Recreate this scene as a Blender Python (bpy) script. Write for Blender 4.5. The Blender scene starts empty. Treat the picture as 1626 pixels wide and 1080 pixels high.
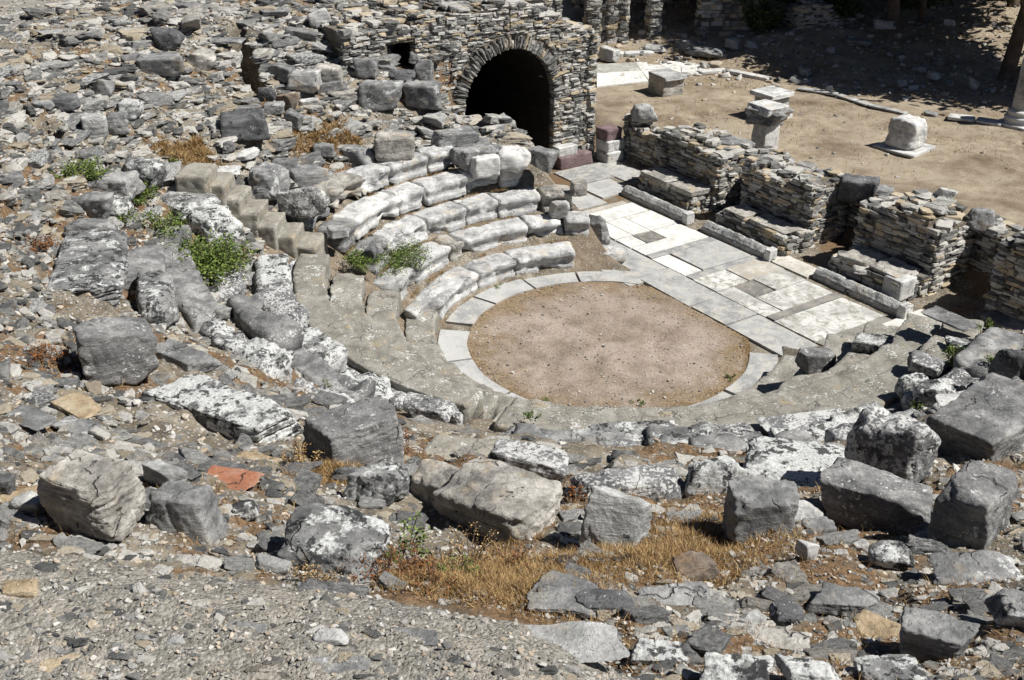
import bpy, math, random
import numpy as np
from mathutils import Vector
random.seed(7); RNG = np.random.default_rng(7)
sc = bpy.context.scene
C = sc.collection
# ------------------------------------------------------------------ camera, sky, sun, exposure
FPX = 1700.0; PITCH = math.radians(28.0); CAM = np.array([-1.673, -16.546, 8.83])
cam_d = bpy.data.cameras.new('camera'); cam = bpy.data.objects.new('camera', cam_d); C.objects.link(cam)
cam.location = CAM; cam.rotation_euler = (math.radians(90) - PITCH, 0, 0)
cam_d.sensor_width = 36.0; cam_d.lens = 36.0 * FPX / 1626.0
cam_d.clip_start = 0.1; cam_d.clip_end = 1000
sc.camera = cam
SUN_EL = math.radians(53); SUN_H = np.array([0.97, -0.24]); SUN_H /= np.hypot(*SUN_H)
w = bpy.data.worlds.new('World'); sc.world = w; w.use_nodes = True
nt = w.node_tree; bg = nt.nodes['Background']
sky = nt.nodes.new('ShaderNodeTexSky'); sky.sky_type = 'NISHITA'; sky.sun_disc = False
sky.sun_elevation = SUN_EL; sky.sun_rotation = math.atan2(SUN_H[0], SUN_H[1])
sky.air_density = 0.45; sky.dust_density = 0.3; sky.altitude = 300
nt.links.new(sky.outputs[0], bg.inputs[0]); bg.inputs[1].default_value = 0.05
sd = bpy.data.lights.new('sun', 'SUN'); sd.energy = 5.0; sd.angle = math.radians(0.5); sd.color = (1.0, 0.965, 0.91)
so = bpy.data.objects.new('sun', sd); C.objects.link(so)
sv = Vector((SUN_H[0] * math.cos(SUN_EL), SUN_H[1] * math.cos(SUN_EL), math.sin(SUN_EL)))
so.rotation_euler = sv.to_track_quat('Z', 'Y').to_euler(); so.location = (20, -5, 30)
sc.view_settings.view_transform = 'Standard'; sc.view_settings.look = 'None'
sc.view_settings.exposure = 0.46
sc.cycles.diffuse_bounces = 2; sc.view_settings.gamma = 1.0

# ------------------------------------------------------------------ geometry frame of the theatre
AX = np.array([math.cos(math.radians(-56)), math.sin(math.radians(-56))]); BX = np.array([-AX[1], AX[0]])
def W2(a, b): return a * AX + b * BX
def W3(a, b, z): p = W2(a, b); return np.array([p[0], p[1], z])
def ray(px, py):
    x = (px - 813) / FPX; y = (540 - py) / FPX
    return np.array([x, math.cos(PITCH) + y * math.sin(PITCH), -math.sin(PITCH) + y * math.cos(PITCH)])
def proj(p):
    q = np.asarray(p, float) - CAM
    f = q[..., 1] * math.cos(PITCH) - q[..., 2] * math.sin(PITCH); u = q[..., 1] * math.sin(PITCH) + q[..., 2] * math.cos(PITCH)
    return np.stack([813 + FPX * q[..., 0] / f, 540 - FPX * u / f, f], -1)
def atz(px, py, z):
    d = ray(px, py); return CAM + d * ((z - CAM[2]) / d[2])

# ------------------------------------------------------------------ numpy noise
def _h(ix, iy, iz, s):
    n = (ix * 374761393 + iy * 668265263 + iz * 2147483647 + s * 974634777) & 0xffffffff
    n = ((n ^ (n >> 13)) * 1274126177) & 0xffffffff
    n = ((n ^ (n >> 16)) * 2246822519) & 0xffffffff
    return ((n ^ (n >> 15)) & 0xffffff) / float(0xffffff) * 2 - 1
def vn(p, s=0):
    p = np.asarray(p, float); f = np.floor(p); i = f.astype(np.int64); t = p - f; t = t * t * (3 - 2 * t)
    x, y, z = i[..., 0], i[..., 1], i[..., 2]; tx, ty, tz = t[..., 0], t[..., 1], t[..., 2]
    def L(a, b, k): return a + (b - a) * k
    c = [[[_h(x + a, y + b, z + d, s) for d in (0, 1)] for b in (0, 1)] for a in (0, 1)]
    return L(L(L(c[0][0][0], c[1][0][0], tx), L(c[0][1][0], c[1][1][0], tx), ty),
             L(L(c[0][0][1], c[1][0][1], tx), L(c[0][1][1], c[1][1][1], tx), ty), tz)
def fbm(p, o=4, s=0, g=0.5):
    r = 0; a = 1.0; p = np.asarray(p, float)
    for k in range(o): r = r + a * vn(p, s + k * 17); p = p * 2.03 + 5.3; a *= g
    return r
def sst(x, a, b):
    t = np.clip((x - a) / (b - a), 0, 1); return t * t * (3 - 2 * t)

# ------------------------------------------------------------------ the terrain
RK = [3.0, 3.64, 4.2, 4.76, 5.32, 5.94]           # front radius of the seat rows
KR = [0, 2.9, 2.95, 5.9, 7.4, 9.2, 12.6, 13.60, 13.72, 14.0, 16.0, 22, 60]
KZ = [0, 0.0, 0.0, 1.80, 2.82, 3.72, 5.30, 5.58, 6.12, 6.25, 6.4, 7.2, 8]
DIPS = []                                          # (x, y, angle, length, width, depth)
def base(x, y, seats=False):
    """height of the ground; with seats=True the tops of the seat rows count too"""
    x = np.asarray(x, float); y = np.asarray(y, float)
    R = np.hypot(x, y); a = x * AX[0] + y * AX[1]; b = x * BX[0] + y * BX[1]
    wob = 0.10 * np.sin(x * 2.1 + 1) + 0.08 * np.sin(y * 2.7)
    Re = R + np.where(R > 12.2, wob * 0.35, 0)
    z = np.interp(Re, KR, KZ); z2 = np.interp(R, [0, 12.6, 14.0, 16, 60], [0, 5.3, 5.95, 6.4, 8]); z = np.where(R > 12.6, z + (z2 - z) * sst(x, -1.7, -0.9), z)
    if seats:
        k = np.clip(np.floor((R - 3.0) / 0.6) + 1, 0, 5) * 0.4
        z = np.where((R > 3.0) & (R < 5.95) & (b < 2.3), k, z)
    z = z - 0.13 * sst(-y, 2.5, 4.0) * sst(R, 5.0, 5.4) * (1 - sst(R, 7.6, 9.0))
    e0 = 2.25 + 0.05 * np.sin(a * 3)
    far_ = sst(R, 6.0, 7.2); left = 1 - sst(b, e0 - 0.15 - 1.35 * far_, e0 + 0.12 + 0.1 * far_)
    right = 1 - sst(b, 2.3 + 0.1 * sst(a, 2.2, 3.2), 2.5 + 1.9 * sst(a, 2.3, 3.6))
    m = np.where(a < 0, left, right)
    # the hill goes on behind the vault wall
    m = np.where((a < -12.4), np.maximum(m, 1 - sst(b, 5.2, 6.4)), np.where(a < -8.1, 1 - sst(b, 1.85, 2.0), m))
    out = np.where(b > 7.6, 0.5, 0.5 * sst(b, 6.9, 7.6))
    out = np.where(a < -7, np.maximum(out, 0.35 * sst(b, 6.4, 7.4)), out)
    far = 1.6 * sst(x * 0.3 + y - 17.6, 0, 14) + 6 * sst(y, 40, 90)
    out = out + far
    cap = np.where(a < -8.3, 4.1 + 0.25 * sst(-a, 8.3, 11) - 0.9 * sst(b, 3.2, 5.6), 1e9)
    return np.where(b > 6.5, out, m * np.minimum(z, cap) + (1 - m) * out * (b > 0))
def ground(x, y):
    x = np.asarray(x, float); y = np.asarray(y, float)
    z = base(x, y)
    R = np.hypot(x, y); b = x * BX[0] + y * BX[1]; a = x * AX[0] + y * AX[1]
    cav = ((R > 5.6) & (z > 1.2) & (b < 6.5)).astype(float) * sst(R, 5.6, 6.4)
    P = np.stack([x, y, 0 * x], -1)
    n1 = fbm(P * 1.1, 3, 3)
    z = z + cav * 0.10 * n1 * (1 - 0.7 * sst(R, 13.2, 13.5))
    q = z / 0.21 + 0.9 * vn(P * 0.9, 9) + 0.3 * vn(P * 4, 12); fl = np.floor(q); t = q - fl
    ter = (fl + sst(t, 0.55, 0.95) - q) * 0.21
    z = z + cav * ter * 0.8 * (1 - 0.95 * sst(R + 0.25 * y, 8.0, 9.5)) * (1 - sst(R, 12.9, 13.2))
    z = z + cav * 0.035 * fbm(P * 6, 3, 5) * (1 - 0.8 * sst(R, 13.1, 13.4))
    z = z + 0.017 * sst(R, 13.1, 13.4) * fbm(P * 17, 3, 8) * cav
    pz = (b > 6.5) * 1.0
    z = z + pz * 0.03 * fbm(P * 1.4, 3, 21) + pz * sst(x * .3 + y - 17, 0, 4) * 0.12 * fbm(P * 0.8, 4, 4)
    for (dx, dy, an, ln, wd, dp) in DIPS:
        u = (x - dx) * math.cos(an) + (y - dy) * math.sin(an); v = -(x - dx) * math.sin(an) + (y - dy) * math.cos(an)
        z = z - dp * (1 - sst(np.abs(u), ln * 0.8, ln)) * (1 - sst(np.abs(v), wd * 0.7, wd))
    return z
def hit(px, py, f=None):
    """where the line of sight of a point of the view meets the terrain"""
    f = f or base
    d = ray(px, py); t = np.linspace(2, 60, 3000); p = CAM + d[None] * t[:, None]
    g = f(p[:, 0], p[:, 1]); i = np.argmax(p[:, 2] < g)
    if p[i, 2] >= g[i]: i = len(t) - 1
    return p[i]
for (px, py, an, ln, wd, dp) in [(392, 98, -66, 1.1, 0.24, 2.6), (640, 84, -85, 0.75, 0.26, 2.6), (85, 212, -20, 0.35, 0.2, 0.6)]:
    h = hit(px, py); DIPS.append((h[0], h[1], math.radians(an), ln, wd, dp))

# ------------------------------------------------------------------ mesh helpers
def mesh_np(name, V, F, mat, smooth=True, attrs=None, mats=None, fm=None):
    me = bpy.data.meshes.new(name); V = np.asarray(V, np.float32)
    if isinstance(F, np.ndarray):
        n, k = F.shape; me.vertices.add(len(V)); me.vertices.foreach_set('co', V.ravel())
        me.loops.add(n * k); me.loops.foreach_set('vertex_index', F.astype(np.int32).ravel())
        me.polygons.add(n); me.polygons.foreach_set('loop_start', np.arange(0, n * k, k, dtype=np.int32))
        me.polygons.foreach_set('loop_total', np.full(n, k, np.int32))
    else:
        me.from_pydata([tuple(map(float, v)) for v in V], [], F)
    me.update(calc_edges=True)
    if isinstance(F, np.ndarray) : me.polygons.foreach_set('use_smooth', np.full(len(F), bool(smooth)))
    elif smooth: me.polygons.foreach_set('use_smooth', [True] * len(me.polygons))
    for m in (mats or [mat]): me.materials.append(m)
    if fm is not None: me.polygons.foreach_set('material_index', np.asarray(fm, np.int32))
    for k, v in (attrs or {}).items():
        at = me.attributes.new(k, 'FLOAT', 'POINT'); at.data.foreach_set('value', np.asarray(v, np.float32))
    return me
def link(name, me, parent=None, loc=(0, 0, 0)):
    o = bpy.data.objects.new(name, me); C.objects.link(o); o.location = [float(v) for v in loc]
    if parent is not None: o.parent = parent
    return o
def tag(o, label=None, cat=None, group=None, kind=None):
    if label: o['label'] = label
    if cat: o['category'] = cat
    if group: o['group'] = group
    if kind or label: o['kind'] = kind or 'thing'
    return o
def empty(name, loc, label, cat, group=None):
    o = bpy.data.objects.new(name, None); C.objects.link(o); o.location = [float(v) for v in loc]
    o.empty_display_size = 0.2
    return tag(o, label, cat, group)
_cs = {}
def cubesphere(n):
    if n in _cs: return _cs[n]
    idx = {}; V = []; F = []
    def vid(i, j, k):
        key = (i, j, k)
        if key not in idx: idx[key] = len(V); V.append((2 * i / n - 1, 2 * j / n - 1, 2 * k / n - 1))
        return idx[key]
    for ax in range(3):
        for side in (0, n):
            for i in range(n):
                for j in range(n):
                    def mk(u, v):
                        c = [0, 0, 0]; c[ax] = side; c[(ax + 1) % 3] = u; c[(ax + 2) % 3] = v; return vid(*c)
                    f = [mk(i, j), mk(i + 1, j), mk(i + 1, j + 1), mk(i, j + 1)]
                    F.append(f if side else f[::-1])
    V = np.array(V); F = np.array(F); _cs[n] = (V, F); return V, F
def rock(n, seed, dims=(1, 1, 1), k=16, cham=8, jit=0.12, rough=0.05, strata=0.0, taper=0.0, cut=(0.86, 1.25), crack=0):
    """a broken block: a polytope with worn edges, pushed in and out by noise; half sizes in dims"""
    r = np.random.default_rng(seed); Vc, F = cubesphere(n)
    v = Vc / np.linalg.norm(Vc, axis=1)[:, None]
    N = []; D = []
    for ax in range(3):
        for s in (-1, 1):
            m = np.zeros(3); m[ax] = s; m += r.normal(0, jit, 3); m /= np.linalg.norm(m); N.append(m); D.append(r.uniform(0.9, 1.05))
    for i in range(cham):
        m = r.normal(0, 1, 3); m /= np.linalg.norm(m); sup = np.abs(m).sum(); N.append(m); D.append(sup * r.uniform(*cut) * 0.86)
    N = np.array(N); D = np.array(D)
    q = np.maximum(0, v @ N.T / D); rad = (q ** k).sum(1) ** (-1.0 / k)
    off = r.uniform(0, 50, 3)
    p = v * rad[:, None] * np.array(dims)
    sc_ = max(dims); pn = p / sc_
    rr = 1 + rough * (1.3 * fbm(pn * 2.2 + off, 3, seed % 97) + 0.55 * fbm(pn * 7 + off, 3, seed % 89))
    rdg = 1 - np.abs(vn(pn * 2.6 + off, 5)) * 2; rr -= rough * 0.9 * np.clip(rdg - 0.75, 0, 1) * 4 * 0.35
    if strata or seed % 3 == 0:
        strata = strata or 0.018
        zz = pn[:, 2] * 11 + 1.2 * vn(pn * 2 + off, 3); st = np.abs(zz - np.round(zz)) * 2
        rr -= strata * (1 - sst(st, 0.0, 0.35)) 
        rr += strata * 0.8 * vn(np.stack([pn[:, 0] * 1.5, pn[:, 1] * 1.5, np.round(zz) * 3.7], -1), 8)
    if crack:
        for c in range(crack):
            m = r.normal(0, 1, 3); m[2] *= 0.3; m /= np.linalg.norm(m)
            dd = np.abs(pn @ m + r.uniform(-0.3, 0.3) + 0.08 * vn(pn * 3 + off, 2)); rr -= 0.09 * (1 - sst(dd, 0.0, 0.05))
    p = p * rr[:, None]
    if taper: p[:, :2] *= (1 - taper * (p[:, 2:3] / dims[2] * 0.5 + 0.5))
    return p, F
def rotz(V, a):
    c, s = math.cos(a), math.sin(a); V = V.copy(); x = V[:, 0] * c - V[:, 1] * s; V[:, 1] = V[:, 0] * s + V[:, 1] * c; V[:, 0] = x; return V
def rotx(V, a):
    c, s = math.cos(a), math.sin(a); V = V.copy(); y = V[:, 1] * c - V[:, 2] * s; V[:, 2] = V[:, 1] * s + V[:, 2] * c; V[:, 1] = y; return V
def roty(V, a):
    c, s = math.cos(a), math.sin(a); V = V.copy(); x = V[:, 0] * c + V[:, 2] * s; V[:, 2] = -V[:, 0] * s + V[:, 2] * c; V[:, 0] = x; return V
def euler_mats(rx, ry, rz):
    cx, sx, cy, sy, cz, sz = np.cos(rx), np.sin(rx), np.cos(ry), np.sin(ry), np.cos(rz), np.sin(rz)
    M = np.empty((len(rx), 3, 3))
    M[:, 0, 0] = cz * cy; M[:, 0, 1] = cz * sy * sx - sz * cx; M[:, 0, 2] = cz * sy * cx + sz * sx
    M[:, 1, 0] = sz * cy; M[:, 1, 1] = sz * sy * sx + cz * cx; M[:, 1, 2] = sz * sy * cx - cz * sx
    M[:, 2, 0] = -sy; M[:, 2, 1] = cy * sx; M[:, 2, 2] = cy * cx
    return M
def scatter_mesh(name, lib, pos, size, rx, ry, rz, mat, smooth=False, tint=None, nodiv=False):
    """many small stones joined into one mesh; lib = list of (V, F) of equal topology"""
    n = len(pos); M = euler_mats(rx, ry, rz); F = lib[0][1]; nv = len(lib[0][0])
    L = np.stack([l[0] for l in lib]); pick = RNG.integers(0, len(lib), n)
    V = L[pick] * size[:, None, :]; V = np.einsum('nij,nkj->nki', M, V) + pos[:, None, :]
    FF = (F[None] + (np.arange(n) * nv)[:, None, None]).reshape(-1, F.shape[1])
    t = RNG.uniform(0, 1, n) if tint is None else tint
    return mesh_np(name, V.reshape(-1, 3), FF, mat, smooth, {'tint': np.repeat(t, nv)})
class MB:
    def __init__(s): s.V = []; s.F = []; s.T = []; s.n = 0
    def add(s, V, F, t=None):
        V = np.asarray(V, float); s.V.append(V); s.F.append(np.asarray(F) + s.n); s.n += len(V)
        s.T.append(np.full(len(V), random.random() if t is None else t))
    def box(s, lo, hi, t=0.5):
        x0, y0, z0 = lo; x1, y1, z1 = hi
        s.add([(x0, y0, z0), (x1, y0, z0), (x1, y1, z0), (x0, y1, z0), (x0, y0, z1), (x1, y0, z1), (x1, y1, z1), (x0, y1, z1)],
              [(0, 3, 2, 1), (4, 5, 6, 7), (0, 1, 5, 4), (1, 2, 6, 5), (2, 3, 7, 6), (3, 0, 4, 7)], t)
    def build(s, name, mat, parent=None, loc=(0, 0, 0), smooth=False):
        V = np.concatenate(s.V); F = np.concatenate(s.F)
        return link(name, mesh_np(name, V, F, mat, smooth, {'tint': np.concatenate(s.T)}), parent, loc)

# ------------------------------------------------------------------ materials
class NT:
    def __init__(s, name):
        s.m = bpy.data.materials.new(name); s.m.use_nodes = True; s.t = s.m.node_tree; s.b = s.t.nodes['Principled BSDF']
        s.b.inputs['Roughness'].default_value = 0.9; s.b.inputs['Specular IOR Level'].default_value = 0.25
    def N(s, ty, **kw):
        n = s.t.nodes.new(ty)
        for k, v in kw.items():
            if hasattr(n, k) and not k[0].isupper(): setattr(n, k, v)
            else: s.put(n.inputs[k.replace('_', ' ')], v)
        return n
    def put(s, sock, v):
        if hasattr(v, 'links'): s.t.links.new(v, sock)
        elif isinstance(v, tuple) and len(v) == 3 and sock.type == 'RGBA': sock.default_value = (*v, 1)
        else: sock.default_value = v
    def noise(s, vec, scale, detail=5, rough=0.6, dist=0.0):
        n = s.N('ShaderNodeTexNoise', Scale=scale, Detail=detail, Roughness=rough, Distortion=dist, Vector=vec); return n.outputs[0]
    def voro(s, vec, scale, feature='F1', out=0, rnd=1.0):
        n = s.N('ShaderNodeTexVoronoi', feature=feature, Scale=scale, Vector=vec, Randomness=rnd); return n.outputs[out]
    def math(s, op, a, b=0.5, c=0.0, clamp=False):
        n = s.t.nodes.new('ShaderNodeMath'); n.operation = op; n.use_clamp = clamp
        s.put(n.inputs[0], a); s.put(n.inputs[1], b); s.put(n.inputs[2], c); return n.outputs[0]
    def step(s, v, a, b):
        n = s.N('ShaderNodeMapRange', interpolation_type='SMOOTHSTEP'); s.put(n.inputs[0], v); s.put(n.inputs[1], a); s.put(n.inputs[2], b); return n.outputs[0]
    def mix(s, f, a, b, mode='MIX'):
        n = s.t.nodes.new('ShaderNodeMix'); n.data_type = 'RGBA'; n.blend_type = mode
        s.put(n.inputs[0], f); s.put(n.inputs[6], a); s.put(n.inputs[7], b); return n.outputs[2]
    def ramp(s, v, stops):
        n = s.t.nodes.new('ShaderNodeValToRGB'); s.put(n.inputs[0], v); e = n.color_ramp.elements
        while len(e) < len(stops): e.new(0.5)
        for q, (p, c) in zip(e, stops): q.position = p; q.color = (*c, 1)
        return n.outputs[0]
    def scalev(s, vec, sx, sy, sz):
        n = s.N('ShaderNodeMapping', Vector=vec); n.inputs['Scale'].default_value = (sx, sy, sz); return n.outputs[0]
    def bump(s, h, dist=0.02, strength=1.0, nrm=None):
        n = s.N('ShaderNodeBump', Strength=strength, Distance=dist, Height=h)
        if nrm is not None: s.put(n.inputs['Normal'], nrm)
        return n.outputs[0]
    def done(s, col, nrm=None, rough=None):
        s.put(s.b.inputs['Base Color'], col)
        if nrm is not None: s.put(s.b.inputs['Normal'], nrm)
        if rough is not None: s.put(s.b.inputs['Roughness'], rough)
        return s.m
def stone(name, c_dark, c_mid, c_light, white=0.0, black=0.0, dots=0.0, warm=0.0, attr=False, bump=0.02, world=False, warmc=(0.34, 0.22, 0.12), flecks=0.5, streak=0.5, cracks=0.45):
    s = NT(name); tc = s.N('ShaderNodeTexCoord')
    if world: v = s.N('ShaderNodeNewGeometry').outputs['Position']
    else:
        oi = s.N('ShaderNodeObjectInfo'); r = s.math('MULTIPLY', oi.outputs['Random'], 37.0)
        c = s.N('ShaderNodeCombineXYZ', X=r, Y=r, Z=r).outputs[0]
        v = s.N('ShaderNodeVectorMath', operation='ADD'); s.put(v.inputs[0], tc.outputs['Object']); s.put(v.inputs[1], c); v = v.outputs[0]
    n1 = s.noise(v, 2.3, 9, 0.66, 0.3); n2 = s.noise(v, 9, 8, 0.72); n3 = s.noise(v, 45, 4, 0.7)
    st = s.noise(s.scalev(v, 1.6, 2.2, 11), 2.0, 6, 0.65, 0.8)
    t = s.math('ADD', s.math('MULTIPLY', n1, 0.75), s.math('MULTIPLY', n2, 0.35)); t = s.math('ADD', t, s.math('MULTIPLY', s.math('SUBTRACT', st, 0.5), streak))
    if attr:
        at = s.N('ShaderNodeAttribute', attribute_name='tint').outputs['Fac']
        t = s.math('ADD', t, s.math('MULTIPLY', s.math('SUBTRACT', at, 0.5), 0.5))
    col = s.ramp(t, [(0.37, c_dark), (0.53, c_mid), (0.70, c_light)])
    if warm:
        wv = s.noise(v, 3.1, 5, 0.6); wf = s.step(wv, 0.62 - 0.25 * warm, 0.72); 
        if attr: wf = s.math('MAXIMUM', s.math('MULTIPLY', wf, 0.6), s.math('MULTIPLY', s.step(s.math('FRACT', s.math('MULTIPLY', at, 13.7)), 1 - warm * 0.55, 1.0 - warm * 0.5), 0.9))
        col = s.mix(s.math('MULTIPLY', wf, 0.8), col, warmc)
    # grain
    g = s.ramp(n3, [(0.32, (0.62, 0.62, 0.62)), (0.5, (1, 1, 1)), (0.68, (1.28, 1.28, 1.28))])
    col = s.mix(flecks, col, g, 'MULTIPLY')
    nb = s.noise(v, 16, 7, 0.75, 0.4)
    if cracks and not attr:
        dv = s.N('ShaderNodeVectorMath', operation='ADD'); s.put(dv.inputs[0], v); dn = s.N('ShaderNodeTexNoise', Scale=3.0, Detail=4.0, Vector=v)
        ds = s.N('ShaderNodeVectorMath', operation='SCALE'); s.put(ds.inputs[0], dn.outputs['Color']); ds.inputs['Scale'].default_value = 0.6; s.put(dv.inputs[1], ds.outputs[0])
        ce = s.N('ShaderNodeTexVoronoi', feature='DISTANCE_TO_EDGE', Scale=1.9, Vector=dv.outputs[0]).outputs['Distance']
        ck = s.math('MULTIPLY', s.step(ce, 0.022, 0.004), s.step(s.noise(v, 2.2, 3), 0.52, 0.6)); col = s.mix(s.math('MULTIPLY', ck, cracks), col, (0.03, 0.028, 0.025))
        pit = s.math('MULTIPLY', s.step(s.voro(v, 60), 0.22, 0.10), s.step(n2, 0.45, 0.6)); col = s.mix(s.math('MULTIPLY', pit, 0.6), col, (0.04, 0.04, 0.04))
    if white:
        wn = s.math('ADD', s.math('MULTIPLY', s.noise(v, 4.2, 4, 0.6), 0.75), s.math('MULTIPLY', nb, 0.5))
        th = 0.86 - 0.30 * white
        if not world:
            pr = s.math('MULTIPLY', s.math('SUBTRACT', s.math('FRACT', s.math('MULTIPLY', oi.outputs['Random'], 7.31)), 0.5), 0.16); wn = s.math('ADD', wn, pr)
        wf = s.math('MULTIPLY', s.step(wn, th, th + 0.06), 0.85)
        col = s.mix(wf, col, s.mix(s.step(n3, 0.3, 0.65), (0.36, 0.37, 0.37), (0.70, 0.71, 0.69)))
    if dots:
        d = s.math('ADD', s.math('MULTIPLY', s.noise(v, 30, 3, 0.55), 0.8), s.math('MULTIPLY', s.noise(v, 3.4, 5, 0.65), 0.75))
        th = 0.94 - 0.17 * dots
        df = s.math('MULTIPLY', s.step(d, th, th + 0.04), 0.85); col = s.mix(df, col, s.mix(n3, (0.38, 0.385, 0.38), (0.72, 0.72, 0.70)))
    if black:
        bn = s.math('ADD', s.math('MULTIPLY', s.noise(v, 5.5, 5, 0.65), 0.7), s.math('MULTIPLY', s.noise(v, 22, 5, 0.7), 0.35))
        th = 0.70 - 0.22 * black
        col = s.mix(s.math('MULTIPLY', s.step(bn, th, th + 0.04), 0.9), col, (0.022, 0.023, 0.025))
    h = s.math('ADD', s.math('MULTIPLY', n2, 1.0), s.math('MULTIPLY', n3, 0.3)); h = s.math('ADD', h, s.math('MULTIPLY', st, 0.6))
    h = s.math('SUBTRACT', h, s.math('MULTIPLY', s.step(s.voro(v, 26), 0.18, 0.0), 0.12))
    if cracks and not attr: h = s.math('SUBTRACT', h, s.math('ADD', s.math('MULTIPLY', ck, 0.8), s.math('MULTIPLY', pit, 0.3)))
    return s.done(col, s.bump(h, bump * 1.5, 0.9))
M = {}
M['grey'] = stone('stone_grey', (0.075, 0.077, 0.079), (0.185, 0.188, 0.188), (0.37, 0.37, 0.36), white=0.32, black=0.25, warm=0.15, warmc=(0.30, 0.26, 0.2))
M['smooth'] = stone('stone_smooth', (0.075, 0.077, 0.079), (0.17, 0.171, 0.17), (0.34, 0.34, 0.33), white=0.05, dots=0.12, black=0.1, bump=0.016, flecks=0.9)
M['pale'] = stone('stone_pale', (0.14, 0.143, 0.142), (0.33, 0.333, 0.325), (0.56, 0.56, 0.54), white=0.25, black=0.22, warm=0.25, warmc=(0.5, 0.42, 0.31))
M['cream'] = stone('stone_cream', (0.12, 0.117, 0.11), (0.29, 0.277, 0.25), (0.52, 0.50, 0.46), white=0.3, black=0.22, warm=0.25, warmc=(0.44, 0.36, 0.25))
M['lichen'] = stone('stone_lichen', (0.07, 0.072, 0.073), (0.17, 0.172, 0.17), (0.32, 0.322, 0.315), white=0.92, black=0.66)
M['dots'] = stone('stone_dots', (0.07, 0.072, 0.075), (0.15, 0.152, 0.155), (0.25, 0.25, 0.25), white=0.58, black=0.4, dots=0.95)
M['dark'] = stone('stone_dark', (0.045, 0.047, 0.05), (0.10, 0.103, 0.107), (0.19, 0.193, 0.195), white=0.1, black=0.3, dots=0.1)
M['brown'] = stone('stone_brown', (0.08, 0.065, 0.055), (0.19, 0.155, 0.125), (0.33, 0.29, 0.25), white=0.15, black=0.2, warm=0.7)
M['red'] = stone('stone_red', (0.20, 0.085, 0.05), (0.33, 0.145, 0.085), (0.38, 0.25, 0.19), white=0.05, black=0.03, bump=0.012)
M['buff'] = stone('stone_buff', (0.17, 0.13, 0.08), (0.36, 0.28, 0.18), (0.46, 0.39, 0.28), white=0.1, black=0.05, streak=0.9)
M['marble'] = stone('marble_white', (0.24, 0.243, 0.24), (0.48, 0.48, 0.465), (0.68, 0.68, 0.66), white=0.3, black=0.22, warm=0.15, warmc=(0.5, 0.44, 0.34), bump=0.008)
M['porphyry'] = stone('stone_purple', (0.09, 0.065, 0.065), (0.17, 0.12, 0.122), (0.26, 0.20, 0.20), bump=0.008)
M['seat'] = stone('seat_marble', (0.16, 0.163, 0.165), (0.40, 0.402, 0.40), (0.60, 0.60, 0.585), white=0.4, black=0.16, warm=0.25, warmc=(0.5, 0.43, 0.32), bump=0.018)
M['concrete'] = stone('concrete', (0.13, 0.123, 0.105), (0.225, 0.215, 0.185), (0.33, 0.318, 0.285), white=0.12, dots=0.3, black=0.1, warm=0.2, warmc=(0.33, 0.27, 0.18), bump=0.012, flecks=0.9, streak=0.1)
M['step'] = stone('concrete_step', (0.14, 0.133, 0.115), (0.265, 0.252, 0.215), (0.36, 0.345, 0.30), dots=0.1, white=0.1, black=0.15, warm=0.25, warmc=(0.33, 0.27, 0.18), bump=0.006, flecks=0.7, streak=0.1)
M['rubble'] = stone('rubble_stone', (0.075, 0.077, 0.076), (0.205, 0.205, 0.195), (0.42, 0.41, 0.38), white=0.26, black=0.32, warm=0.32, attr=True, world=True, warmc=(0.33, 0.28, 0.20))
M['masonry'] = stone('masonry_stone', (0.10, 0.10, 0.096), (0.24, 0.237, 0.222), (0.46, 0.45, 0.42), white=0.2, black=0.25, warm=0.3, attr=True, world=True, warmc=(0.46, 0.37, 0.24))
M['pebble'] = stone('pebble', (0.13, 0.13, 0.125), (0.26, 0.25, 0.23), (0.45, 0.44, 0.41), attr=True, world=True, warm=0.4, warmc=(0.42, 0.34, 0.25), bump=0.004)
M['core'] = stone('mortar_core', (0.10, 0.085, 0.065), (0.18, 0.155, 0.12), (0.26, 0.23, 0.19), world=True, bump=0.03)
M['painted_shade'] = stone('painted_shade_stone', (0.008, 0.008, 0.008), (0.016, 0.015, 0.014), (0.03, 0.028, 0.026), world=True)  # near-black stone: deep shade of vault and niche put into the colour
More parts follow.
